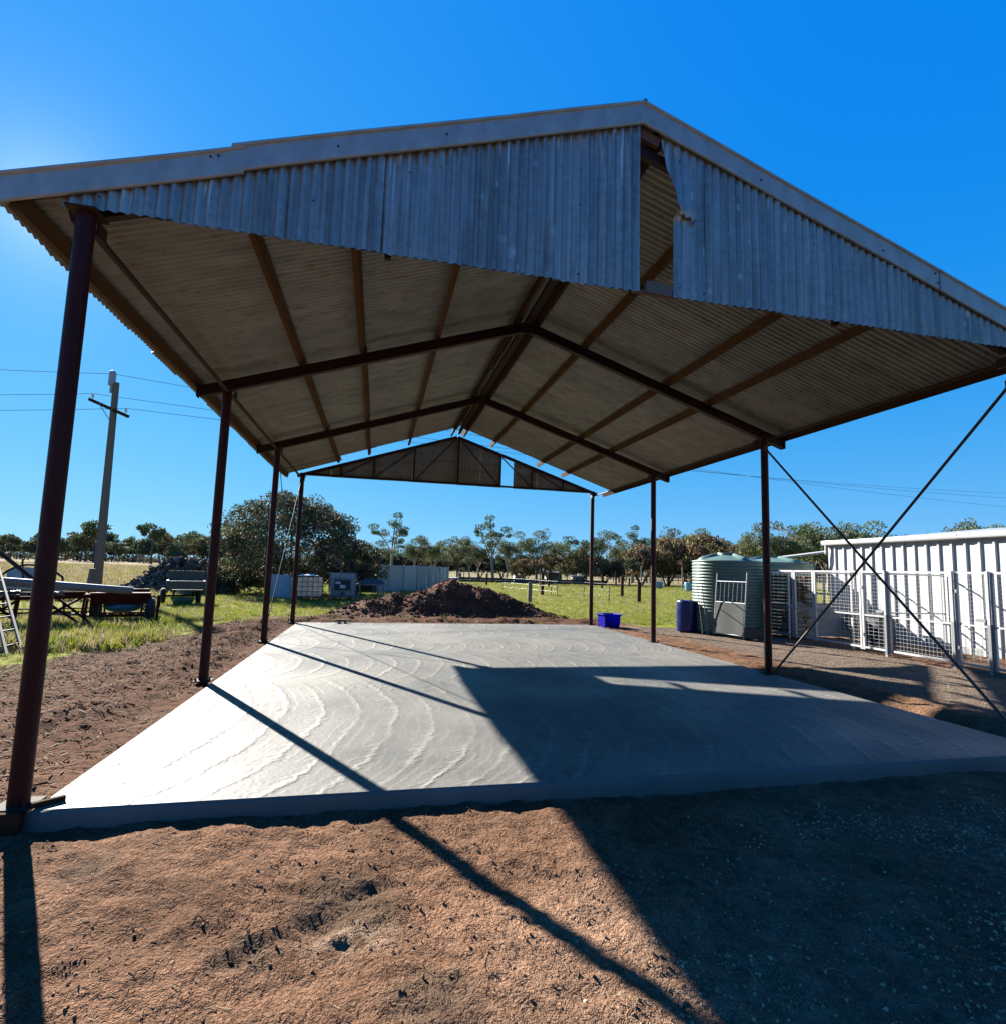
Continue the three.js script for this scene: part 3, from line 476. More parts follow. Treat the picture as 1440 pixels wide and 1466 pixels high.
{   // mesh panels in front of the white shed
  const meshPanel = (name, label, za, zb, opts = {}) => {
    const L = zb - za, t = thing(name, label, opts.gate ? 'gate' : 'fence panel', [FX, 0.02, za], 0, opts.group), H = opts.h ?? 1.70, r = 0.021, y0 = 0.03;
    for (const z of [0.022, L - 0.022]) part(t, 'post', box(0.045, H - y0, 0.045, 0, (H + y0) / 2, z), M.whiteMetal);
    part(t, 'top_rail', box(0.04, 0.04, L - 0.09, 0, H - 0.02, L / 2), M.whiteMetal);
    part(t, 'bottom_rail', box(0.04, 0.04, L - 0.09, 0, y0 + 0.05, L / 2), M.whiteMetal);
    if (opts.mid !== false) part(t, 'middle_rail', box(0.035, 0.03, L - 0.09, 0, 0.76, L / 2), M.whiteMetal);
    const g = [], w = 0.002, gv = opts.gv ?? 0.12, gh_ = opts.gh ?? 0.075;
    for (let z = gv; z < L - 0.05; z += gv) g.push(box(w * 1.5, H - 0.12, w * 1.5, 0.01, (H + y0) / 2 + 0.02, z));
    for (let y = y0 + 0.1; y < H - 0.05; y += gh_) g.push(box(w * 1.5, w * 1.9, L - 0.06, 0.004, y, L / 2));
    part(t, 'wire_mesh', g, M.whiteMetal);
    if (opts.gate) { part(t, 'latch', box(0.06, 0.05, 0.16, -0.03, 0.86, L - 0.12), M.galv); part(t, 'hinge', [0.35, 1.35].map((y) => box(0.05, 0.06, 0.05, -0.03, y, 0.03)), M.galv); }
    return t;
  };
  meshPanel('mesh_fence_panel', 'white welded mesh fence panel that starts beside the green water tank', -9.22, -8.02);
  meshPanel('mesh_gate', 'narrow white mesh gate next to the panel by the green tank', -8.0, -7.36, { gate: 1, gv: 0.16 });
  meshPanel('mesh_fence_panel', 'white mesh fence panel with the stack of pale boxes showing behind it', -7.34, -6.02, {});
  meshPanel('mesh_gate', 'white mesh gate in front of the black box by the white shed wall', -6.0, -5.42, { gate: 1 });
  meshPanel('mesh_fence_panel', 'wide white mesh panel in front of the dark grey kennel side', -5.38, -4.06, { gv: 0.075 });
  meshPanel('mesh_gate', 'white mesh gate hung over the timber sill beside the wide panel', -4.0, -3.44, { gate: 1 });
  meshPanel('mesh_fence_panel', 'white mesh fence panel running on past the timber sill gate towards the slab front', -3.4, -1.6, {});
  // fence posts of heavier pipe
  for (const [z, l] of [[-5.40, 'tall white steel fence post between the box gate and the wide mesh panel'], [-4.03, 'tall white steel gate post between the wide mesh panel and the sill gate'], [-3.42, 'tall white steel gate post with the latch at the sill gate']]) { const t = thing('fence_post', l, 'post', [FX - 0.05, 0, z]); part(t, 'shaft', box(0.042, 1.76, 0.042, 0, 0.85, 0), M.whiteMetal); part(t, 'sleeve', box(0.05, 0.8, 0.05, 0, 0.42, 0), M.galv); }
  single('timber_sill', box(0.09, 0.10, 2.6, FX - 0.02, 0.0, -2.8), M.timberGrey, 'weathered timber sleeper laid as a sill under the mesh gate', 'sleeper');
  // dividers between the runs, from the fence to the wall
  const div = (z, label, solid) => { const t = thing('run_divider', label, 'fence panel', [FX + 0.06, 0.0, z]); const L = 2.6; part(t, 'top_rail', bar(V(0, 1.68, 0), V(L, 1.68, 0), 0.02, 8), M.whiteMetal); part(t, 'middle_rail', bar(V(0, 0.8, 0), V(L, 0.8, 0), 0.016, 8), M.whiteMetal);
    const g = []; for (let x = 0.12; x < L; x += 0.15) g.push(box(0.004, 1.6, 0.004, x, 0.86, 0)); part(t, 'wire_mesh', g, M.whiteMetal); part(t, 'post', [box(0.04, 1.7, 0.04, 0.02, 0.85, 0), box(0.04, 1.7, 0.04, L - 0.02, 0.85, 0)], M.whiteMetal); if (solid) part(t, 'solid_panel', box(L - 0.2, 0.85, 0.02, L / 2, 0.47, 0.0), M.polyGrey); return t; };
  div(-9.9, 'mesh divider of the run at the corner of the white shed', false);
  div(-8.3, 'run divider with a solid grey lower panel behind the box gate', true);
  div(-6.35, 'open mesh divider crossing the run behind the wide mesh panel', false);
  // things inside the runs
  { const t = thing('black_box', 'black lidded plastic box standing by the white shed wall behind the mesh gate', 'box', [14.3, 0, -7.5]); part(t, 'body', box(0.5, 0.62, 0.42, 0, 0.31, 0), M.black); part(t, 'lid', box(0.54, 0.05, 0.46, 0, 0.645, 0), M.black); }
  { const t = thing('pet_trough', 'galvanised trough on legs against the white shed wall', 'trough', [14.3, 0, -8.35]); part(t, 'bowl', [box(0.5, 0.22, 0.5, 0, 0.5, 0)], M.galv); part(t, 'frame', [[-1, -1], [1, -1], [-1, 1], [1, 1]].map(([a, c]) => box(0.03, 0.4, 0.03, a * 0.22, 0.2, c * 0.22)), M.galv); }
  for (let k = 0; k < 3; k++) { const t = thing('foam_box', 'pale foam box in the small stack at the back of the mesh run', 'box', [13.5 + 0.02 * k, 0.0 + k * 0.262, -9.0], 0.1 * k, 'pale boxes stacked in the run'); part(t, 'body', box(0.62, 0.22, 0.42, 0, 0.11, 0), M.card); part(t, 'lid', box(0.64, 0.04, 0.44, 0, 0.24, 0), M.card); }
  // boards stacked on gluts behind the first panel
  const rnd = mulberry(31);
  for (let k = 0; k < 17; k++) for (const c of [0, 1]) { const w = single('stacked_board', box(0.22, 0.055, 1.0 + 0.1 * rnd(), 12.62 + c * 0.26 + 0.03 * (rnd() - 0.5), 0.05 + k * 0.094, -8.72 + 0.05 * (rnd() - 0.5)), [M.timberPale, M.timber, M.timberGrey][Math.floor(rnd() * 3)], 'sawn board in the tall stack behind the first mesh panel', 'board', 'boards stacked behind the mesh fence'); if (c === 0 && k < 17) { single('stack_glut', [box(0.5, 0.036, 0.05, 12.75, 0.05 + k * 0.094 - 0.0465, -8.42)], M.timberDark, 'thin spacer batten between boards of the tall stack', 'batten', 'battens in the board stack'); } }
}
{   // round poly tanks
  const tank = (label, x, z, R, H, ribs) => {
    const t = thing('water_tank', label, 'water tank', [x, -0.02, z]);
    const P = [V(0, 0, 0), V(R, 0, 0)].map((q) => new THREE.Vector2(q.x, q.y)); const n = ribs;
    for (let k = 0; k < n; k++) for (const [f, o] of [[0.0, 0], [0.18, 0.0], [0.4, 0.022], [0.75, 0.022], [0.95, 0]]) P.push(new THREE.Vector2(R + o, 0.05 + (H - 0.12) * (k + f) / n));
    P.push(new THREE.Vector2(R, H - 0.05), new THREE.Vector2(R + 0.02, H - 0.03), new THREE.Vector2(R + 0.02, H), new THREE.Vector2(R - 0.03, H + 0.01));
    part(t, 'wall', new THREE.LatheGeometry(P, 72), M.tank);
    const top = grid(96, 12, (u, v) => { const a = u * Math.PI * 2, r = lerp(R - 0.03, 0.25, v), w = Math.pow(Math.max(0, Math.cos(a * 4)), 6); return [r * Math.cos(a), H + 0.01 + 0.16 * v + 0.075 * w * sstep(0, 0.12, v) * sstep(1.05, 0.85, v), r * Math.sin(a)]; });
    const tp = part(t, 'top', top, M.tankTop); part(tp, 'lid', new THREE.CylinderGeometry(0.25, 0.28, 0.07, 32).translate(0, H + 0.19, 0), M.tankTop);
    return t;
  };
  tank('ribbed green water tank with the grey gate leaning on it', 11.5, -9.6, 0.9, 1.95, 22);
  tank('larger smooth green water tank behind the ribbed one, fed by the pale pipe', 14.3, -11.3, 1.15, 2.0, 9);
  { const t = thing('feed_pipe', 'pale plastic pipe running from the white shed gutter to the rear green tank', 'pipe', [0, 0, 0]); part(t, 'run', bar(V(14.91, 2.32, -9.74), V(14.35, 2.15, -11.0), 0.045, 12), M.whiteMetal); part(t, 'elbow', new THREE.SphereGeometry(0.058, 12, 8).translate(14.91, 2.3, -9.74), M.whiteMetal); }
  // gate leaning on the tank
  { const p = onGround(1021, 908.5), q = onGround(1064, 915); const t = thing('leaning_gate', 'grey steel gate with a sheeted lower half leaning on the ribbed green tank', 'gate', [p.x, 0, p.z], -Math.atan2(q.z - p.z, q.x - p.x)); const L = q.distanceTo(p), T = 0.16; const lean = (x, y) => V(x, y, -T * y / 1.6);
    for (const x of [0, L]) part(t, 'stile', bar(lean(x, 0), lean(x, x ? 1.62 : 1.6), 0.021, 8), M.galv);
    for (const y of [0.06, 0.85, 1.38]) part(t, 'rail', bar(lean(0, y), lean(L, y), 0.018, 8), M.galv);
    const nb = 7; for (let k = 1; k < nb; k++) part(t, 'bar', bar(lean(L * k / nb, 0.85), lean(L * k / nb, 1.38), 0.007, 6), M.galv);
    part(t, 'sheet', grid(10, 6, (u, v) => { const l = lean(lerp(0.02, L - 0.02, u), lerp(0.07, 0.84, v)); return [l.x, l.y, l.z + 0.02 + 0.006 * Math.sin(u * 7)]; }), mat(0.06, 0.064, 0.06, 0.8, 0, { map: speckT, specularIntensity: 0.3 }));
  }
  { const p = onGround(1009, 908); const t = thing('pipe_hurdle', 'slim grey pipe hurdle standing against the lit side of the ribbed tank', 'frame', [p.x, 0, p.z], 0.55); part(t, 'upright', [bar(V(-0.14, 0, 0), V(-0.12, 1.28, -0.16), 0.012, 6), bar(V(0.14, 0, 0), V(0.14, 1.30, -0.16), 0.012, 6)], M.galv); part(t, 'crossbar', [bar(V(-0.12, 1.28, -0.16), V(0.14, 1.30, -0.16), 0.012, 6), bar(V(-0.13, 0.9, -0.11), V(0.14, 0.9, -0.11), 0.01, 6)], M.galv); }
  { const p = onGround(1077, 915); const t = thing('black_crate', 'low black plastic crate at the foot of the ribbed tank', 'crate', [p.x, 0, p.z], -0.5); part(t, 'body', [box(0.42, 0.02, 0.3, 0, 0.03, 0), box(0.42, 0.24, 0.02, 0, 0.13, 0.14), box(0.42, 0.24, 0.02, 0, 0.13, -0.14), box(0.02, 0.24, 0.26, 0.2, 0.13, 0), box(0.02, 0.24, 0.26, -0.2, 0.13, 0)], M.black); part(t, 'rim', [box(0.45, 0.025, 0.03, 0, 0.255, 0.15), box(0.45, 0.025, 0.03, 0, 0.255, -0.15)], M.black); }
  // drum
  { const p = onGround(988, 904); const t = thing('plastic_drum', 'dark blue plastic drum standing at the end of the green tank', 'drum', [p.x, -0.02, p.z - 0.2]); const P = [[0, 0], [0.24, 0], [0.26, 0.03], [0.265, 0.2], [0.272, 0.24], [0.262, 0.28], [0.265, 0.55], [0.272, 0.59], [0.262, 0.63], [0.262, 0.78], [0.25, 0.83], [0.22, 0.845], [0, 0.84]].map(([a, c]) => new THREE.Vector2(a, c)); part(t, 'body', new THREE.LatheGeometry(P, 40), M.drumBlue); part(t, 'bung', [new THREE.CylinderGeometry(0.035, 0.035, 0.02, 16).translate(0.13, 0.855, 0), new THREE.CylinderGeometry(0.03, 0.03, 0.02, 16).translate(-0.13, 0.855, 0)], M.black); }
  { const p = onGround(1006, 905); const t = thing('pipe_coil', 'black ribbed drainage pipe coil stood on end beside the blue drum', 'pipe', [p.x + 0.1, -0.02, p.z - 0.2]); for (let k = 0; k < 9; k++) part(t, 'turn', new THREE.TorusGeometry(0.14, 0.04, 8, 24).rotateX(Math.PI / 2).translate(0, 0.05 + k * 0.08, 0), M.black); }
  // blue tub by the far right post
  { const p = onGround(873, 896); const t = thing('blue_tub', 'bright blue square plastic tub beside the far corner post', 'tub', [p.x, gh(p.x, p.z - 0.1) - 0.01, p.z - 0.1], 0.12);
    const rr = (s, y) => { const o = []; const c = 0.06; for (const [a, b2, st] of [[1, 1, 0], [-1, 1, 1], [-1, -1, 2], [1, -1, 3]]) for (let k = 0; k <= 4; k++) { const an = (st + k / 4) * Math.PI / 2; o.push([a * (s - c) + c * Math.cos(an), y, b2 * (s - c) + c * Math.sin(an)]); } return o; };
    const loft = (L) => { const n = L[0].length, P = [], I = []; for (const R of L) for (const q of R) P.push(...q); for (let k = 0; k < L.length - 1; k++) for (let i = 0; i < n; i++) { const a = k * n + i, b2 = k * n + (i + 1) % n; I.push(a, b2, b2 + n, a, b2 + n, a + n); } const g = new THREE.BufferGeometry(); g.setAttribute('position', new THREE.Float32BufferAttribute(P, 3)); g.setAttribute('uv', new THREE.Float32BufferAttribute(new Float32Array(P.length / 3 * 2), 2)); g.setIndex(I); g.computeVertexNormals(); return g; };
    part(t, 'body', loft([rr(0.065, 0.0), rr(0.225, 0.0), rr(0.235, 0.02), rr(0.262, 0.36), rr(0.254, 0.36), rr(0.225, 0.03), rr(0.065, 0.03)]), M.bluePlastic); part(t, 'rim', loft([rr(0.258, 0.355), rr(0.285, 0.355), rr(0.287, 0.375), rr(0.28, 0.392), rr(0.258, 0.392), rr(0.256, 0.36)]), M.bluePlastic); }
}
// ---------------------------------------------------------------- left: pole, machinery, heap
function faceCam(p) { return Math.atan2(CAM.x - p.x, CAM.z - p.z); }
{
  const b = onGround(139, 842), dep = 28.2, top = atDepth(167, 548, dep);
  const t = thing('power_pole', 'grey timber power pole with a crossarm standing in the dry paddock', 'power pole', [b.x, 0, b.z]);
  const H = top.y, lean = (y) => V((top.x - b.x) * y / H, y, (top.z - b.z) * y / H);
  part(t, 'pole', [bar(V(0, -0.3, 0), lean(H), 0.21, 16, 0.14)], M.timberGrey);
  const A = atDepth(131, 573, dep).sub(b), B = atDepth(187, 598, dep).sub(b), C = lean((A.y + B.y) / 2);
  part(t, 'crossarm', beam(V(A.x, A.y, A.z + 0.2), V(B.x, B.y, B.z + 0.2), 0.12, 0.16), M.timberDark);
  part(t, 'arm_brace', [bar(V(lerp(C.x, A.x, 0.5), lerp(C.y, A.y, 0.5) - 0.05, C.z + 0.2), lean(C.y - 0.75).add(V(0, 0, 0.18)), 0.02, 6)], M.galv);
  part(t, 'cap_cylinder', [new THREE.CylinderGeometry(0.16, 0.16, 0.62, 16).translate(top.x - b.x - 0.2, H + 0.15, top.z - b.z), new THREE.SphereGeometry(0.16, 16, 8, 0, 6.3, 0, 1.57).translate(top.x - b.x - 0.2, H + 0.46, top.z - b.z), box(0.1, 0.5, 0.1, top.x - b.x - 0.2, H - 0.3, top.z - b.z)], M.zinc);
  const ins = [A.clone().lerp(B, 0.08), A.clone().lerp(B, 0.92)]; ins.forEach((p) => part(t, 'insulator', [new THREE.CylinderGeometry(0.05, 0.07, 0.09, 10).translate(p.x, p.y + 0.22, p.z + 0.2), new THREE.CylinderGeometry(0.07, 0.045, 0.09, 10).translate(p.x, p.y + 0.31, p.z + 0.2), bar(V(p.x, p.y + 0.06, p.z + 0.2), V(p.x, p.y + 0.2, p.z + 0.2), 0.015, 6)], M.card));
  { const s = onGround(127, 845); single('pole_stub', bar(V(s.x, -0.2, s.z), V(s.x + 0.08, 1.0, s.z), 0.13, 12, 0.12), M.timberGrey, 'short cut-off timber stump post at the foot of the power pole', 'post'); }
  const ends = [V(top.x - 0.2, H + 0.45, top.z), b.clone().add(ins[0]).add(V(0, 0.36, 0.2)), b.clone().add(ins[1]).add(V(0, 0.36, 0.2))];
  const lab = ['top single power line running through the pole head', 'power line on the outer insulator of the crossarm', 'power line on the inner insulator of the crossarm'];
  ends.forEach((p, k) => { const L = atDepth(-260, [512, 560, 584][k], 30), Rr = atDepth(1560, [742, 725, 716][k] - 6, 62);
    const mid = (a, c, s, n = 14) => Array.from({ length: n + 1 }, (_, i) => { const f = i / n; return a.clone().lerp(c, f).add(V(0, -s * 4 * f * (1 - f), 0)); });
    const pts = [...mid(L, p, 0.12, 6), ...mid(p, Rr, 0.9, 16).slice(1)];
    single('power_line', pts.slice(1).map((q, i) => bar(pts[i], q, 0.011, 5)), M.black, lab[k], 'cable'); });
}
{   // aluminium ladder
  const f = onGround(33, 930), f2 = onGround(2, 938), h1 = atDepth(-4, 800, f.distanceTo(CAM) * 0.93), up = h1.clone().sub(f);
  const t = thing('ladder', 'aluminium ladder leaning over the steel rack beside the front post', 'ladder', [0, 0, 0]);
  const off = f2.clone().sub(f).setY(0).setLength(0.42); const base = V(f.x, gh(f.x, f.z), f.z);
  const A0 = base, A1 = base.clone().add(up), B0 = base.clone().add(off), B1 = A1.clone().add(off.clone().multiplyScalar(0.92));
  part(t, 'rail', beam(A0, A1, 0.03, 0.07), M.alu); part(t, 'rail', beam(B0, B1, 0.03, 0.07), M.alu);
  for (let k = 1; k < 8; k++) part(t, 'rung', bar(A0.clone().lerp(A1, (k - 0.35) / 7.6), B0.clone().lerp(B1, (k - 0.35) / 7.6), 0.014, 8), M.alu);
}
{   // trestle rack and what lies on it
  const d = 12.3, m = M_PX(d), c = onGround(62, 898), turn = faceCam(c);
  const t = thing('steel_trestle', 'rusty red steel trestle rack with crossed legs under long pipes', 'rack', [c.x, -0.03, c.z], turn);
  const X = (px) => (px - 62) * m, Y = (py) => (898 - py) * m, wd = 0.55;
  for (const z of [wd, -wd]) { part(t, 'top_rail', beam(V(X(-30), Y(856), z), V(X(110), Y(853), z), 0.06, 0.07), M.redPaint); part(t, 'low_rail', beam(V(X(-30), Y(874), z), V(X(112), Y(873.5), z), 0.03, 0.03), M.redPaint); }
  for (const px of [33, 106]) for (const z of [wd - 0.003, -wd + 0.003]) part(t, 'leg', beam(V(X(px) * 1, Y(856), z), V(X(px - 3), -0.02, z), 0.05, 0.05), M.redPaint);
  for (const [a, b, e, f] of [[74, 855, 116, 893], [66, 863, 104, 892], [99, 855, 62, 880], [36, 856, 0, 884], [8, 858, 30, 880]]) part(t, 'brace', beam(V(X(a), Y(b), wd - 0.07), V(X(e), Math.max(0, Y(f)), wd - 0.07 + 0.1), 0.045, 0.045), M.redPaint);
  for (const px of [-10, 33, 70, 106]) part(t, 'cross_member', beam(V(X(px), Y(856) + 0.062, -wd), V(X(px), Y(856) + 0.062, wd), 0.05, 0.05), M.redPaint);
  const at = (px, py, z) => t.localToWorld(V(X(px), Y(py), z)); t.updateMatrixWorld();
  single('long_pipe', [bar(at(-40, 829, 0.3), at(158, 846, 0.3), 0.085, 14)], M.pvc, 'thick pale pipe lying along the trestle rack and over the red seed box', 'pipe');
  single('long_pipe', [bar(at(-50, 838, 0.0), at(80, 848, 0.0), 0.055, 12)], M.galv, 'thinner grey pipe lying on the trestle rack behind the thick pale one', 'pipe');
  single('scrap_beam', [beam(at(-30, 845, -0.25), at(102, 850.5, -0.25), 0.14, 0.08)], M.redPaint, 'dark red scrap steel section lying along the trestle rack', 'scrap');
  single('scrap_beam', [beam(at(-40, 849, 0.24), at(60, 850.5, 0.24), 0.10, 0.06)], M.darkSteel, 'short black scrap bar on the trestle rack under the pipes', 'scrap');
  { const rs = mulberry(88); for (let k = 0; k < 16; k++) { const a = lerp(-38, 96, rs()), L = 20 + 60 * rs(), y = 851.5 - 5 * rs(), z = lerp(-0.45, 0.45, rs()); single('scrap_bar', [rs() > 0.5 ? bar(at(a, y, z), at(a + L, y + 3 * (rs() - 0.5), z + 0.5 * (rs() - 0.5)), 0.014 + 0.016 * rs(), 7) : beam(at(a, y, z), at(a + L * 0.7, y + 3 * (rs() - 0.5), z + 0.5 * (rs() - 0.5)), 0.03 + 0.05 * rs(), 0.025)], [M.redPaint, M.darkSteel, M.rustCage, M.galv][Math.floor(rs() * 4)], 'loose scrap bar in the tangle lying on the trestle rack', 'scrap', 'scrap bars on the rack'); } }
  single('dark_boom', [bar(atDepth(-25, 771, 12), atDepth(48, 829, 12.1), 0.045, 8), bar(atDepth(44, 826, 12.1), atDepth(46, 852, 12.1), 0.03, 6)], M.darkSteel, 'dark steel boom slanting down onto the pipes on the trestle', 'boom');
  { const h = thing('hoop_frame', 'curved pipe hoop frame with a pale sheet standing behind the trestle', 'frame', [0, 0, 0]); const dd = 14.5, Q = (px, py) => atDepth(px, py, dd); const a = Q(2, 824), z0 = Q(6, 880), z1 = Q(92, 880);
    part(h, 'hoop', sweep([a, Q(12, 817), Q(30, 809.5), Q(50, 809), Q(72, 814), Q(90, 826)], 0.03, 8, 30), M.darkSteel);
    part(h, 'stay', [bar(a, V(z0.x, 0, z0.z), 0.03, 6), bar(Q(90, 826), V(z1.x, 0, z1.z), 0.03, 6), bar(Q(33, 800), Q(33, 830), 0.02, 6), bar(Q(31, 806), Q(36, 800), 0.015, 6)], M.darkSteel);
    part(h, 'sheet', grid(10, 6, (u, v) => { const px = lerp(10, 56, u), top = lerp(816, 815, u) - 3.5 * Math.sin(u * 3), q = atDepth(px, lerp(829, top, v), dd + 0.15 * v); return q.toArray(); }), M.zinc); }
}
{   // red seed drill
  const c = onGround(160, 891), d = 12.8, m = M_PX(d), turn = faceCam(c);
  const t = thing('seed_drill', 'old red seed drill with twin long boxes and black tyres beside the trestle', 'farm machine', [c.x, -0.02, c.z], turn);
  const X = (px) => (px - 160) * m, Y = (py) => (891 - py) * m;
  part(t, 'seed_box', (() => { const s = new THREE.Shape([[0.16, 0], [0.2, 0.24], [-0.2, 0.24], [-0.16, 0]].map(([a, b]) => new THREE.Vector2(a, b))); return new THREE.ExtrudeGeometry(s, { depth: X(205) - X(134), bevelEnabled: false }).rotateY(Math.PI / 2).translate(X(134), Y(863), 0); })(), M.redPaint);
  part(t, 'box_lid', [box(X(205) - X(132), 0.02, 0.44, (X(205) + X(132)) / 2, Y(863) + 0.255, 0)], M.redPaint);
  part(t, 'upper_box', [box(X(204) - X(140), 0.12, 0.22, (X(204) + X(140)) / 2, Y(846) - 0.02, -0.42)], M.redPaint);
  part(t, 'upper_lid', [box(X(204) - X(140), 0.018, 0.25, (X(204) + X(140)) / 2, Y(846) + 0.052, -0.42)], M.redPaint);
  part(t, 'upright', [[134, 0.19], [204, 0.19], [150, -0.42], [196, -0.42]].map(([p, z]) => box(0.04, 0.5, 0.04, X(p), Y(863), z)), M.redPaint);
  part(t, 'main_frame', [beam(V(X(128), Y(879), 0.25), V(X(212), Y(879), 0.25), 0.06, 0.06), beam(V(X(128), Y(879), -0.5), V(X(212), Y(879), -0.5), 0.06, 0.06), beam(V(X(132), Y(879), -0.5), V(X(132), Y(879), 0.25), 0.05, 0.05), beam(V(X(208), Y(879), -0.5), V(X(208), Y(879), 0.25), 0.05, 0.05)], M.redPaint);
  part(t, 'drawbar', [beam(V(X(130), Y(878), 0.0), V(X(92), Y(873), 0.6), 0.06, 0.06)], M.galv);
  part(t, 'end_post', [beam(V(X(214), 0, 0.4), V(X(214), Y(849), 0.4), 0.06, 0.06)], M.redPaint);
  for (const [px, z] of [[206, 0.12], [140, -0.3]]) { const w = part(t, 'wheel', new THREE.TorusGeometry(0.22, 0.085, 12, 28).rotateY(Math.PI / 2 - 0.15).translate(X(px), 0.3, z), M.rubber); part(w, 'hub', new THREE.CylinderGeometry(0.15, 0.15, 0.07, 18).rotateZ(Math.PI / 2).rotateY(-0.15).translate(X(px), 0.3, z), M.galv); }
  for (let k = 0; k < 9; k++) part(t, 'tine', sweep([V(X(140 + k * 7), Y(879), 0.1), V(X(140 + k * 7), Y(884), 0.22), V(X(140 + k * 7), Y(888), 0.1)], 0.012, 6, 8), M.darkSteel);
  part(t, 'wheel', new THREE.TorusGeometry(0.2, 0.02, 8, 28).translate(X(222), 0.36, -0.9).rotateY(0.2), M.redPaint);
  t.updateMatrixWorld(); const p0 = t.localToWorld(V(X(172), Y(880) + 0.06, -0.1));
  { const g = new THREE.IcosahedronGeometry(0.36, 4), q = g.attributes.position; for (let i = 0; i < q.count; i++) { const x = q.getX(i), y = q.getY(i), z = q.getZ(i), n = fbm(x * 6 + 3, z * 6 + y * 5, 3, 601) - 0.5, ss = 1 + 0.4 * n; q.setXYZ(i, x * 1.05 * ss, (y * 0.42 + 0.15) * ss, z * 0.7 * ss); } const gg = mergeVertices((g.deleteAttribute('normal'), g)); gg.computeVertexNormals(); const s = single('blue_tarp', gg, M.tarp, 'crumpled blue tarpaulin bundled under the red seed box', 'tarp'); s.position.copy(p0); s.rotation.y = turn; }
}
{   // trailer
  const c = onGround(262, 864), d = 19.4, m = M_PX(d), turn = faceCam(c);
  const t = thing('farm_trailer', 'small dark tipping trailer on two black tyres in front of the firewood heap', 'trailer', [c.x, -0.01, c.z], turn); const X = (px) => (px - 259) * m, Y = (py) => (864 - py) * m;
  const w = X(285) - X(237), cx = (X(285) + X(237)) / 2; M.trailer = mat(0.07, 0.075, 0.06, 0.7, 0, { map: rustT });
  part(t, 'tail_board', box(w, Y(832) - Y(843), 0.05, cx, (Y(832) + Y(843)) / 2, 0.45), M.trailer); part(t, 'head_board', box(w, 0.62, 0.05, cx, Y(843) + 0.31, -0.9), M.trailer);
  for (const s of [-1, 1]) part(t, 'side_board', box(0.05, 0.3, 1.3, cx + s * (w / 2 - 0.026), Y(843) + 0.15, -0.224), M.trailer);
  part(t, 'rim_bar', box(w + 0.02, 0.025, 0.06, cx, Y(832) + 0.013, 0.45), M.galv); part(t, 'floor', box(w, 0.04, 1.35, cx, Y(843) - 0.025, -0.22), M.trailer);
  part(t, 'axle', bar(V(X(236), 0.27, -0.1), V(X(279), 0.27, -0.1), 0.035, 8), M.darkSteel); part(t, 'chassis', [beam(V(X(247), Y(845) - 0.03, 0.4), V(X(247), Y(845) - 0.03, -0.9), 0.06, 0.08), beam(V(X(271), Y(845) - 0.03, 0.4), V(X(271), Y(845) - 0.03, -0.9), 0.06, 0.08), box(0.05, 0.3, 0.05, X(247), 0.36, -0.1), box(0.05, 0.3, 0.05, X(271), 0.36, -0.1)], M.darkSteel);
  for (const px of [234, 278]) { const wh = part(t, 'wheel', new THREE.TorusGeometry(0.19, 0.085, 12, 26).rotateY(Math.PI / 2).translate(X(px), 0.27, -0.1), M.rubber); part(wh, 'rim', new THREE.CylinderGeometry(0.13, 0.13, 0.08, 18).rotateZ(Math.PI / 2).translate(X(px), 0.27, -0.1), M.galv); }
  t.updateMatrixWorld(); const q = t.localToWorld(V(X(259), 0, 0.1)); const tub = thing('aqua_tub', 'shallow aqua green plastic tub lying under the trailer', 'tub', q, turn + 0.3); part(tub, 'bowl', new THREE.LatheGeometry([[0, 0.0], [0.28, 0.0], [0.38, 0.2], [0.41, 0.21], [0.39, 0.22], [0.27, 0.03], [0, 0.03]].map(([a, b]) => new THREE.Vector2(a, b)), 28), M.aqua);
}
{   // firewood heap
  const L = [], r = mulberry(41), C = [lin(0.085, 0.066, 0.05), lin(0.14, 0.108, 0.08), lin(0.05, 0.042, 0.036), lin(0.19, 0.15, 0.115)];
  const a = onGround(196, 852), b = onGround(352, 848); const dir = b.clone().sub(a); const len = dir.length(); dir.normalize(); const nrm = V(-dir.z, 0, dir.x);
  for (let k = 0; k < 1500; k++) { const u = r(), s = (r() - 0.5) * 2, prof = sstep(0, 0.42, u) * sstep(1.05, 0.75, u), h = 1.45 * prof * (1 - s * s) + 0.1, y = h * Math.pow(r(), 0.45); const p = a.clone().addScaledVector(dir, u * len).addScaledVector(nrm, s * 1.6 * (0.5 + prof * 0.5) - 1.2); const w = 0.05 + 0.06 * r(); L.push({ x: p.x, y: y + 0.02, z: p.z, rx: r() * 3, ry: r() * 6, rz: r() * 3, sx: w, sz: w * 0.9, sy: 0.2 + 0.25 * r(), c: C[Math.floor(r() * 4)] }); }
  const m = instances('firewood_heap', new THREE.CylinderGeometry(0.9, 1, 1, 7), M.loose, L); scene.add(m); tag(m, 'long dark heap of firewood and stumps behind the small trailer', 'firewood');
}
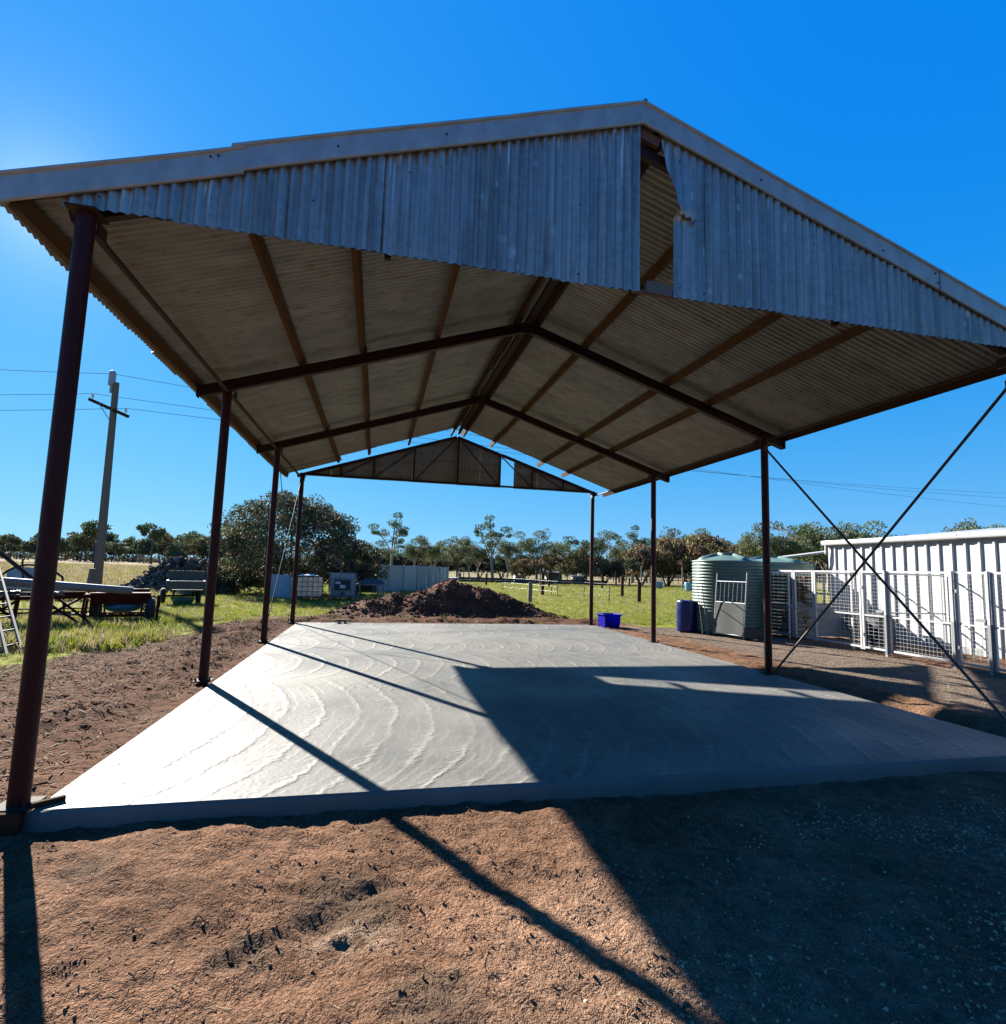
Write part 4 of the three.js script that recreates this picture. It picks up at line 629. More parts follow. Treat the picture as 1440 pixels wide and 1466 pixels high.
// ---------------------------------------------------------------- middle distance
{   // dirt mound: a height field of dug soil
  const z0 = -14.4, hump = [[1.95, 0.5, 1.0, -14.2], [2.7, 0.72, 1.0, -14.6], [4.6, 1.18, 1.45, -14.7], [3.6, 0.80, 1.1, -14.3], [5.5, 0.98, 1.2, -14.4], [6.1, 0.80, 1.0, -14.2], [6.75, 0.5, 0.9, -14.1], [7.5, 0.18, 0.8, -14.0]];
  const hm = (x, z) => { let s = 0; for (const [cx, h, w, cz] of hump) s = Math.max(s, h * 1.0 * Math.exp(-Math.pow(Math.abs(x - cx) / w, 2.0) - Math.pow(Math.abs(z - cz) / 1.15, 2.2))); s += 0; const n = fbm(x * 2.3, z * 2.3, 5, 701) - 0.5; return s * (1 + 0.22 * n) + sstep(0.03, 0.3, s) * (0.13 * (fbm(x * 5, z * 5, 4, 705) - 0.45)); };
  const N = 260, Mz = 120, X0 = 0.2, X1 = 8.9, Z0 = -17.2, Z1 = -11.9, P = [], C = [], U = [], I = [];
  for (let j = 0; j <= Mz; j++) for (let i = 0; i <= N; i++) { const x = lerp(X0, X1, i / N), z = lerp(Z0, Z1, j / Mz); const e = Math.min(1, Math.min(i, N - i, j, Mz - j) / 8); P.push(x, gh(x, z) - 0.06 + hm(x, z) * e, z); const k = 0.4 + 0.7 * fbm(x * 4, z * 4, 4, 709); const t = sstep(0.45, 0.65, fbm(x * 1.1, z * 1.1, 3, 713)); C.push(lerp(0.068, 0.12, t) * k, lerp(0.029, 0.051, t) * k, lerp(0.018, 0.031, t) * k); U.push(x, z); }
  for (let j = 0; j < Mz; j++) for (let i = 0; i < N; i++) { const a = j * (N + 1) + i, b = a + 1, c = a + N + 1, d = c + 1; I.push(a, c, d, a, d, b); }
  const g = new THREE.BufferGeometry(); g.setAttribute('position', new THREE.Float32BufferAttribute(P, 3)); g.setAttribute('color', new THREE.Float32BufferAttribute(C, 3)); g.setAttribute('uv', new THREE.Float32BufferAttribute(U, 2)); g.setIndex(I); g.computeVertexNormals();
  const md = thing('soil_mound', 'heap of dark dug soil tipped behind the far end of the slab', 'soil heap'); part(md, 'heap', g, M.soil);
  const L = [], r = mulberry(51), cc = [lin(0.06, 0.032, 0.02), lin(0.09, 0.048, 0.03), lin(0.045, 0.025, 0.018), lin(0.13, 0.07, 0.045)];
  for (let k = 0; k < 5000; k++) { const x = lerp(0.6, 8.6, r()), z = lerp(-16, -12.1, r()), h = hm(x, z); if (h < 0.05 && r() > 0.25) continue; const s = 0.008 + 0.05 * Math.pow(r(), 4); L.push({ x, y: gh(x, z) - 0.06 + h + s * 0.2, z, rx: r() * 6, ry: r() * 6, rz: r() * 6, s, c: cc[Math.floor(r() * 4)] }); }
  const clod = instances('clods', lumpy(3, 1), M.loose, L); clod.name = 'clods'; md.add(clod);
}
function lumpy(seed, det) { const g = mergeVertices((() => { const q = new THREE.IcosahedronGeometry(1, det); q.deleteAttribute('normal'); q.deleteAttribute('uv'); return q; })()), p = g.attributes.position, r = mulberry(seed); for (let i = 0; i < p.count; i++) { const s = 0.68 + 0.6 * r(); p.setXYZ(i, p.getX(i) * s, p.getY(i) * s * 0.75, p.getZ(i) * s); } g.computeVertexNormals(); const n = g.toNonIndexed(); n.computeVertexNormals(); n.setAttribute('uv', new THREE.Float32BufferAttribute(new Float32Array(n.attributes.position.count * 2), 2)); return n; }
// caged tanks
function cagedTank(label, px, py, d, w, h, body, cage, front) {
  const c = onGround(px, py), turn = faceCam(c), t = thing('caged_tank', label, 'container tank', [c.x, 0, c.z], turn);
  part(t, 'tank', (() => { const g = new THREE.BoxGeometry(w - 0.06, h - 0.16, w - 0.06, 6, 6, 6), p = g.attributes.position; for (let i = 0; i < p.count; i++) { const v = V(p.getX(i), p.getY(i), p.getZ(i)); const n = 1 - 0.03 * (Math.abs(v.x * v.y) / (w * h / 4) + Math.abs(v.z * v.y) / (w * h / 4)); p.setXYZ(i, v.x * n, v.y * n, v.z * n); } g.computeVertexNormals(); return g.translate(0, h / 2 + 0.07, -w / 2); })(), body);
  part(t, 'pallet', [box(w, 0.03, w, 0, 0.135, -w / 2), ...[-0.42, 0, 0.42].map((a) => box(0.1, 0.115, w, a * w, 0.06, -w / 2))], cage);
  for (let k = 0; k <= 5; k++) for (const z of [0.012, -w - 0.012]) part(t, 'cage_bar', bar(V(lerp(-w / 2, w / 2, k / 5), 0.15, z), V(lerp(-w / 2, w / 2, k / 5), h, z), 0.011, 6), cage);
  for (let k = 0; k <= 4; k++) { const y = lerp(0.19, h - 0.012, k / 4); part(t, 'cage_bar', [bar(V(-w / 2, y, 0.024), V(w / 2, y, 0.024), 0.011, 6), bar(V(-w / 2 - 0.01, y, 0.02), V(-w / 2 - 0.01, y, -w), 0.011, 6), bar(V(w / 2 + 0.01, y, 0.02), V(w / 2 + 0.01, y, -w), 0.011, 6)], cage); }
  part(t, 'filler_cap', new THREE.CylinderGeometry(0.11, 0.12, 0.06, 20).translate(0, h + 0.0, -w / 2), M.black);
  if (front) front(t, w, h); return t;
}
cagedTank('cream plastic tank in a rusty cage in front of the big bush', 443, 860, 22.8, 1.04, 0.98, M.ibc, M.rustCage, (t, w, h) => part(t, 'crumpled_cover', (() => { const g = grid(12, 8, (u, v) => [lerp(-0.5, 0.3, u) * w, h + 0.04 + 0.12 * fbm(u * 5, v * 5, 3, 721) * Math.sin(u * 3.1) * Math.sin(v * 3.1), -w * v]); return g; })(), M.card));
cagedTank('grey caged tank with a dark panel and white placards beside the cream one', 490, 859, 23.4, 1.12, 1.18, M.ibcGrey, M.galv, (t, w, h) => { part(t, 'dark_panel', box(0.66, 0.42, 0.02, -0.02, 0.66, 0.045), M.black); part(t, 'placard', box(0.24, 0.14, 0.006, 0.0, 0.58, 0.06), M.card); part(t, 'placard', box(0.2, 0.1, 0.006, -0.2, 0.74, 0.06), M.card); part(t, 'valve', [new THREE.CylinderGeometry(0.06, 0.06, 0.16, 14).rotateX(Math.PI / 2).translate(0, 0.27, 0.1), box(0.14, 0.03, 0.03, 0, 0.36, 0.13)], M.black); });
{   // steel-framed yard behind, then the long corrugated fence
  const d = 30; const pts = [[471, 806], [515, 806.5], [541, 808]];
  const fr = thing('yard_enclosure', 'open grey pipe enclosure with dark infill behind the caged tanks', 'frame'); const base = (px) => { const q = atDepth(px, 850, d); return V(q.x, 0, q.z); };
  const topY = (px, py) => atDepth(px, py, d).y;
  for (const [px, py] of pts) { const b = base(px); part(fr, 'post', bar(V(b.x, 0, b.z), V(b.x, topY(px, py), b.z), 0.035, 8), M.galv); }
  part(fr, 'top_rail', [bar(atDepth(471, 806.5, d), atDepth(541, 808, d), 0.03, 8)], M.galv); part(fr, 'middle_rail', bar(atDepth(455, 817.5, d), atDepth(525, 817, d), 0.06, 8), M.black);
  const a0 = base(473), b0 = base(539); part(fr, 'dark_infill', grid(60, 1, (u, v) => { const q = a0.clone().lerp(b0, u); return [q.x, lerp(0.05, 1.45, v), q.z - 0.1 + 0.01 * Math.cos(u * 200)]; }), mat(0.10, 0.105, 0.11, 0.6, 0.2));
  const cf = [[536, 808.5, 31], [556, 809, 32.5], [577, 809.5, 34], [597, 810, 35.5], [614, 810.5, 37], [629, 811.5, 38.5], [641, 812.5, 40]];
  const wallT = thing('corrugated_fence', 'long pale corrugated iron fence curving away behind the soil heap', 'fence');
  for (let k = 0; k < cf.length - 1; k++) { const A = cf[k], B = cf[k + 1], a = atDepth(A[0], 850, A[2]), b = atDepth(B[0], 850, B[2]), ya = atDepth(A[0], A[1], A[2]).y, yb = atDepth(B[0], B[1], B[2]).y, L = Math.hypot(b.x - a.x, b.z - a.z), n = Math.round(L / 0.1) * 4; part(wallT, 'panel', grid(n, 2, (u, v) => { const o = 0.025 * Math.cos(u * L / 0.1 * 6.283); return [lerp(a.x, b.x, u) - o * (b.z - a.z) / L, lerp(0.0, lerp(ya, yb, u), v), lerp(a.z, b.z, u) + o * (b.x - a.x) / L]; }), mat(0.27 + 0.03 * (k % 3), 0.29 + 0.03 * (k % 3), 0.295 + 0.03 * (k % 3), 0.5, 0.3, { map: speckT })); part(wallT, 'fence_post', bar(V(b.x, 0, b.z + 0.08), V(b.x, yb + 0.05, b.z + 0.08), 0.035, 8), M.zinc); }
  for (const [px, py, dd] of [[632, 812, 36], [637, 811, 36], [628, 820, 35], [620, 822, 34], [611, 824, 33]]) { const q = atDepth(px, 848, dd); single('steel_picket', bar(V(q.x, 0, q.z), V(q.x, atDepth(px, py, dd).y, q.z), 0.025, 6), M.zinc, 'thin grey steel picket standing near the end of the corrugated fence', 'picket', 'pickets at the corrugated fence'); }
  { const q = atDepth(647, 840, 44); const t = thing('small_kennel', 'small dark kennel with a pale roof at the end of the corrugated fence', 'kennel', [q.x, 0, q.z]); part(t, 'body', box(0.7, 0.7, 0.8, 0, 0.37, 0), M.black); part(t, 'roof', box(0.85, 0.06, 0.9, 0, 0.77, 0, 0, 0, 0.04), M.card); part(t, 'post', [box(0.05, 1.3, 0.05, 0.45, 0.65, 0.4)], M.zinc); }
  // silver scrap on a low stand
  const s = onGround(531, 862); const t = thing('scrap_stand', 'low stand piled with crumpled silver foil beside the soil heap', 'scrap', [s.x, 0, s.z - 3.2], faceCam(s)); part(t, 'table', box(1.25, 0.05, 0.7, 0, 0.62, 0), M.galv); part(t, 'leg', [[-0.55, 0.3], [0.55, 0.3], [-0.55, -0.3], [0.55, -0.3]].map(([a, b]) => box(0.05, 0.6, 0.05, a, 0.3, b)), M.galv);
  part(t, 'crumpled_foil', (() => { const g = grid(40, 22, (u, v) => { const e = Math.sin(u * Math.PI) * Math.sin(v * Math.PI); return [lerp(-0.66, 0.62, u), 0.652 + 0.42 * Math.pow(e, 0.5) * fbm(u * 9, v * 7, 4, 731), lerp(-0.36, 0.36, v)]; }); const n = g.toNonIndexed(); n.computeVertexNormals(); return n; })(), M.alu);
  // corrugated sheets under the bush
  for (const [pa, pb, dd, top, l] of [[386, 414, 24, 822, 'grey corrugated iron sheet propped under the big bush'], [414, 423, 23.5, 826, 'narrow corrugated iron sheet beside the propped one under the bush']]) { const a = atDepth(pa, 850, dd), b = atDepth(pb, 850, dd), y1 = atDepth(pa, top, dd).y, L = a.distanceTo(b), n = Math.round(L / 0.0762 * 4); single('corrugated_sheet', grid(n, 3, (u, v) => [lerp(a.x, b.x, u), lerp(0.0, y1, v), lerp(a.z, b.z, u) + 0.012 * Math.cos(u * L / 0.0762 * 6.283) - v * 0.2]), M.zinc, l, 'metal sheet'); }
  { const q = onGround(491, 889); single('timber_offcut', [box(0.36, 0.035, 0.09, 0, 0.085, 0, 0, 0.05, 0), box(0.07, 0.068, 0.08, -0.05, 0.034, 0), box(0.06, 0.068, 0.08, 0.1, 0.034, 0)].map((g) => g.translate(q.x, 0.0, q.z + 0.6)), M.timberPale, 'pale timber offcut on two blocks at the far edge of the slab', 'timber'); }
}
{   // paddock fence beyond
  const post = (px, top, base, r, m, name, label, group) => { const g = onGround(px, base), d = g.clone().sub(CAM).dot(V(0, 0, -1).applyEuler(camera.rotation)); const y1 = atDepth(px, top, d).y; return single(name, bar(V(g.x, -0.2, g.z), V(g.x + 0.02, y1, g.z), r, 9, r * 0.94), m, label, 'post', group); };
  post(757.5, 833.5, 863, 0.10, M.timberGrey, 'fence_post', 'thick pale grey timber post just behind the right end of the soil heap');
  for (const [x, a, b] of [[775.6, 820, 852], [784.8, 820, 841], [696.5, 821, 838], [889.8, 825, 855], [861, 822, 843], [881, 818, 839], [914, 834, 863], [900, 827, 839]]) post(x, a, b, 0.105, M.timberDark, 'fence_post', 'dark round timber fence post standing in the green paddock', 'dark paddock posts');
  for (const [x, a, b] of [[719, 837, 847], [797, 838, 856], [835, 840, 858.5], [871, 839, 862], [788, 840, 853]]) post(x, a, b, 0.022, M.darkSteel, 'steel_picket', 'thin dark steel picket of the wire fence across the paddock', 'paddock pickets');
  for (const [x, a, b] of [[917, 810, 842], [903, 815, 836], [956, 812, 838], [976, 811, 845], [772, 814, 840], [811, 812, 836], [664, 812, 832], [732, 815, 833], [748, 814, 832], [720, 816, 832]]) post(x, a, b, 0.06, x > 890 ? M.pvc : M.timberGrey, 'yard_post', x > 890 ? 'tall slim white pole in front of the brown shrubs' : 'tall slim grey yard post beyond the dark low wall', x > 890 ? 'white yard poles' : 'grey yard posts');
  // wires of the near fence
  for (const h of [0.35, 0.65, 0.95]) { const A = onGround(719, 847), L = [[719, 847], [797, 856], [835, 858.5], [871, 862], [914, 863]].map(([a, b]) => onGround(a, b).setY(h)); single('fence_wire', L.slice(1).map((q, i) => bar(L[i], q, 0.006, 4)), M.galv, `strand of plain wire ${h < 0.5 ? 'lowest' : h > 0.8 ? 'highest' : 'midway'} on the steel pickets of the paddock fence`, 'wire'); }
  // long dark low wall of the yards
  { const a = onGround(657, 832.8), b = onGround(867, 838); const t = thing('yard_wall', 'long dark low wall of sleepers along the back of the green paddock', 'wall'); const n = 14; for (let k = 0; k < n; k++) { const p = a.clone().lerp(b, k / n), q = a.clone().lerp(b, (k + 0.985) / n); for (let j = 0; j < 2; j++) part(t, 'sleeper', beam(V(p.x, 0.14 + 0.285 * j, p.z), V(q.x, 0.14 + 0.285 * j, q.z), 0.12, 0.27), M.black); } }
  // small yard buildings
  const hut = (px, base, w, h, dpt, name, label, wallM, roofM2, d) => { const g = atDepth(px, 838, d); const t = thing(name, label, 'hut', [g.x, 0, g.z]); part(t, 'wall', box(w, h, dpt, 0, h / 2, 0), wallM); part(t, 'roof', box(w + 0.3, 0.08, dpt + 0.4, 0, h + 0.05, 0, 0.06, 0, 0), roofM2); part(t, 'door', box(0.7, h * 0.8, 0.04, -w * 0.2, h * 0.4, dpt / 2 + 0.022), M.polyGrey); };
  hut(791, 830, 2.2, 1.35, 1.6, 'yard_hut', 'grey iron hut with a pale roof behind the dark low wall', M.polyGrey, M.zinc, 82);
  hut(742, 830, 1.5, 0.9, 1.2, 'yard_hut', 'small white iron hut behind the dark wall left of the grey hut', M.card, M.zinc, 80);
  hut(826, 830, 1.4, 0.9, 1.2, 'yard_hut', 'low white hut behind the dark wall beside the far corner post', M.card, M.zinc, 80);
  { const a = onGround(861, 836); const t = thing('white_gate', 'white framed gate with a dark roof strip at the end of the dark low wall', 'gate', [a.x, 0, a.z - 8]); part(t, 'frame', [box(0.14, 1.3, 0.14, -0.5, 0.65, 0), box(0.14, 1.3, 0.14, 0.5, 0.65, 0), box(1.14, 0.14, 0.14, 0, 1.37, 0), box(0.1, 1.3, 0.1, 0, 0.65, 0)], M.card); part(t, 'side_panel', box(0.3, 1.4, 0.12, 0.8, 0.7, 0), M.black); }
  // white rail fence far right
  { const t = thing('rail_fence', 'long pale rail fence running behind the white poles and blue tubs', 'fence'); const a = onGround(868, 833.5), b = onGround(1000, 836); const n = 16; for (let k = 0; k <= n; k++) { const p = a.clone().lerp(b, k / n); part(t, 'post', box(0.14, 1.3, 0.14, p.x, 0.6, p.z), M.timberGrey); } for (const y of [0.55, 1.1]) part(t, 'rail', beam(V(a.x, y, a.z - 0.12), V(b.x, y, b.z - 0.12), 0.06, 0.13), M.pvc); }
  for (const [px, b, w, h, l] of [[941, 843, 0.55, 0.8, 'pale blue plastic tub behind the second right post in the paddock'], [987, 847, 0.5, 0.85, 'pale blue plastic drum next to the ribbed tank at the paddock edge']]) { const g = onGround(px, b); const t = thing('pale_blue_tub', l, 'tub', [g.x, 0, g.z]); part(t, 'body', new THREE.LatheGeometry([[0, 0], [w * 0.82, 0], [w, h * 0.9], [w * 1.05, h * 0.92], [w * 1.05, h], [w * 0.95, h], [w * 0.8, 0.08], [0, 0.08]].map(([x, y]) => new THREE.Vector2(x, y)), 24), M.paleBlue); }
}
// ---------------------------------------------------------------- trees
function limb(out, p0, p1, r0, r1, bend, rnd, sides = 6) {
  const mid = p0.clone().lerp(p1, 0.5).add(V((rnd() - 0.5) * bend, (rnd() - 0.2) * bend * 0.5, (rnd() - 0.5) * bend)), n = 5, rings = [];
  for (let k = 0; k <= n; k++) { const t = k / n, c = p0.clone().multiplyScalar((1 - t) * (1 - t)).addScaledVector(mid, 2 * t * (1 - t)).addScaledVector(p1, t * t); rings.push([c, lerp(r0, r1, t)]); }
  const P = [], U = [], I = [];
  rings.forEach(([c, r], k) => { const d = (k < n ? rings[k + 1][0].clone().sub(c) : c.clone().sub(rings[k - 1][0])).normalize(), a = Math.abs(d.y) > 0.9 ? V(1, 0, 0) : V(0, 1, 0), u = a.clone().cross(d).normalize(), w = d.clone().cross(u); for (let i = 0; i < sides; i++) { const an = i / sides * 6.2832, q = c.clone().addScaledVector(u, r * Math.cos(an)).addScaledVector(w, r * Math.sin(an)); P.push(q.x, q.y, q.z); U.push(i / sides, k); } });
  for (let k = 0; k < n; k++) for (let i = 0; i < sides; i++) { const a = k * sides + i, b = k * sides + (i + 1) % sides; I.push(a, b, b + sides, a, b + sides, a + sides); }
  const g = new THREE.BufferGeometry(); g.setAttribute('position', new THREE.Float32BufferAttribute(P, 3)); g.setAttribute('uv', new THREE.Float32BufferAttribute(U, 2)); g.setIndex(I); g.computeVertexNormals(); out.push(g);
  return rings;
}
class Leaves {
  constructor(rnd) { this.P = []; this.C = []; this.I = []; this.r = rnd; }
  leaf(c, size, col, droop = 0) {
    const r = this.r, a = V(r() - 0.5, r() - 0.5 - droop, r() - 0.5).normalize(), b = V(r() - 0.5, r() - 0.5, r() - 0.5).cross(a).normalize(), k = this.P.length / 3, L = size * (0.7 + 0.6 * r()), w = L * (0.28 + 0.2 * r()), tone = 0.65 + 0.7 * r();
    for (const q of [c.clone().addScaledVector(a, -L), c.clone().addScaledVector(b, w), c.clone().addScaledVector(a, L), c.clone().addScaledVector(b, -w)]) { this.P.push(q.x, q.y, q.z); this.C.push(col[0] * tone, col[1] * tone, col[2] * tone); }
    this.I.push(k, k + 1, k + 2, k, k + 2, k + 3);
  }
  clump(c, rx, ry, n, size, col, droop = 0) { const r = this.r; const cc = col.map((v) => v * (0.8 + 0.45 * r())); for (let i = 0; i < n; i++) { let d = V(r() * 2 - 1, r() * 2 - 1, r() * 2 - 1); while (d.lengthSq() > 1) d = V(r() * 2 - 1, r() * 2 - 1, r() * 2 - 1); d.multiplyScalar(Math.pow(d.length(), -0.25)); this.leaf(V(c.x + d.x * rx, c.y + d.y * ry, c.z + d.z * rx), size, cc, droop); } }
  geo() { const g = new THREE.BufferGeometry(); g.setAttribute('position', new THREE.Float32BufferAttribute(this.P, 3)); g.setAttribute('color', new THREE.Float32BufferAttribute(this.C, 3)); g.setAttribute('uv', new THREE.Float32BufferAttribute(new Float32Array(this.P.length / 3 * 2), 2)); g.setIndex(this.I); g.computeVertexNormals(); return g; }
}
const GREEN = [0.090, 0.116, 0.056], OLIVE = [0.112, 0.124, 0.052], BROWN = [0.150, 0.112, 0.056];
function gum(seed, H, o = {}) {            // a eucalypt about H metres tall, returns [wood, leaves]
  const r = mulberry(seed), wood = [], lv = new Leaves(r), fork = H * (o.fork ?? 0.32), lean = V((r() - 0.5) * 0.1 * H, 0, (r() - 0.5) * 0.1 * H);
  const base = V(0, -0.1, 0), f = V(lean.x, fork, lean.z), tr = H * 0.018;
  limb(wood, base, f, tr * 1.5, tr, H * 0.05, r, 8);
  const n = o.limbs ?? 5, spread = o.spread ?? 0.3;
  for (let k = 0; k < n; k++) {
    const an = k / n * 6.283 + r() * 0.9, up = o.tall && k === 0 ? 0.97 : 0.62 + 0.3 * r(), rad = H * spread * (0.45 + 0.75 * r()) * (o.tall && k === 0 ? 0.3 : 1);
    const e = V(f.x + Math.cos(an) * rad, H * up, f.z + Math.sin(an) * rad); const rings = limb(wood, f.clone().multiplyScalar(k % 2 ? 0.8 : 1), e, tr * 0.7, tr * 0.2, H * 0.14, r, 6);
    const sub = o.subs ?? 4;
    for (let j = 0; j < sub; j++) { const s = rings[2 + Math.floor(r() * 3)][0], a2 = r() * 6.283, rr = H * (0.07 + 0.11 * r()), e2 = V(s.x + Math.cos(a2) * rr, Math.min(H * 1.0, s.y + H * (0.02 + 0.13 * r())), s.z + Math.sin(a2) * rr); limb(wood, s, e2, tr * 0.3, tr * 0.1, H * 0.04, r, 4); const cr = H * (0.035 + 0.06 * r()) * (o.dense ?? 1); lv.clump(e2, cr * (1.0 + 0.6 * r()), cr * (0.6 + 0.5 * r()), Math.round((o.leaves ?? 75) * (0.7 + 0.6 * r())), o.size ?? 0.135, o.col ?? GREEN, 0.7); if (r() > 0.4) lv.clump(V(e2.x + (r() - 0.5) * cr * 2, e2.y - cr * 0.6 * r(), e2.z + (r() - 0.5) * cr * 2), cr * 0.9, cr * 0.5, Math.round((o.leaves ?? 75) * 0.5), o.size ?? 0.135, o.col ?? GREEN, 0.9); }
    const cr = H * 0.08 * (o.dense ?? 1); lv.clump(e, cr * 1.3, cr * 0.75, Math.round((o.leaves ?? 75) * 1.3), o.size ?? 0.155, o.col ?? GREEN, 0.2);
  }
  return [merge(wood), lv.geo()];
}
function shrub(seed, W, H, o = {}) {       // a rounded dense shrub or bushy tree
  const r = mulberry(seed), wood = [], lv = new Leaves(r); const n = o.clumps ?? 60;
  for (let k = 0; k < 5; k++) { const an = r() * 6.28; limb(wood, V((r() - 0.5) * 0.3, -0.1, (r() - 0.5) * 0.3), V(Math.cos(an) * W * 0.25, H * (0.5 + 0.2 * r()), Math.sin(an) * W * 0.25), H * 0.022, H * 0.008, H * 0.1, r, 6); }
  for (let k = 0; k < n; k++) { const an = r() * 6.283, el = Math.asin(lerp(o.low ?? -0.35, 1, r())), q = 0.62 + 0.38 * Math.pow(r(), 0.6); const lump = 0.88 + 0.24 * fbm(an * 1.4 + 5, el * 2 + 5, 3, seed); const c = V(Math.cos(el) * Math.cos(an) * W / 2 * q * lump, H * 0.47 + Math.sin(el) * H * 0.47 * q * lump, Math.cos(el) * Math.sin(an) * W / 2 * q * lump); const cr = (o.cr ?? 0.13) * W * (0.6 + 0.6 * r()); lv.clump(c, cr * 0.8, cr * 0.62, Math.round((o.leaves ?? 70) * (0.7 + 0.6 * r())), o.size ?? 0.18, k % 4 === 0 && o.col2 ? o.col2 : (o.col ?? GREEN), o.droop ?? 0); }
  return [merge(wood), lv.geo()];
}
function tree(name, label, cat, [w, l], bark, pos, turn, scale, group) { const t = thing(name, label, cat, pos, turn, group); part(t, 'trunk', w, bark); part(t, 'crown', l, M.leaf); t.scale.setScalar(scale); return t; }
const GUMS = [gum(1, 9, { limbs: 6, dense: 1.15, leaves: 150 }), gum(2, 9, { limbs: 5, spread: 0.36, dense: 1.1, leaves: 140, col: OLIVE }), gum(3, 9, { limbs: 4, tall: 1, spread: 0.25, subs: 3, fork: 0.38, leaves: 100, dense: 0.85 }), gum(4, 9, { limbs: 7, spread: 0.42, fork: 0.25, dense: 1.25, leaves: 150 }), gum(5, 9, { limbs: 6, spread: 0.3, fork: 0.2, dense: 1.2, leaves: 140, col: OLIVE, subs: 5 })];
const FARG = [gum(11, 9, { limbs: 5, dense: 1.5, leaves: 60, size: 0.38, fork: 0.18, spread: 0.38 }), gum(12, 9, { limbs: 6, dense: 1.6, leaves: 55, size: 0.4, fork: 0.12, spread: 0.42, col: OLIVE }), gum(14, 9, { limbs: 7, dense: 1.3, leaves: 60, size: 0.36, fork: 0.15, spread: 0.3, tall: 1 }), gum(15, 9, { limbs: 4, dense: 1.7, leaves: 70, size: 0.38, fork: 0.2, spread: 0.5, subs: 5, col: [0.08, 0.10, 0.055] }), gum(16, 9, { limbs: 6, dense: 1.2, leaves: 65, size: 0.34, fork: 0.1, spread: 0.34, subs: 5 }), gum(13, 9, { limbs: 4, dense: 1.1, leaves: 45, size: 0.34, fork: 0.45, spread: 0.3 })];
const SHR = [shrub(21, 7, 5, { clumps: 70, leaves: 90, size: 0.2, col: BROWN, droop: 0.5, cr: 0.14 }), shrub(22, 8, 5.6, { clumps: 80, leaves: 90, size: 0.2, col: [0.115, 0.10, 0.045], droop: 0.4, cr: 0.14 }), shrub(23, 8, 5.5, { clumps: 80, leaves: 90, size: 0.2, col: [0.06, 0.062, 0.034], droop: 0.2 })];
const at0 = (px, d) => { const q = atDepth(px, 830, d); return V(q.x, 0, q.z); };
const hAt = (px, top, d) => atDepth(px, top, d).y;
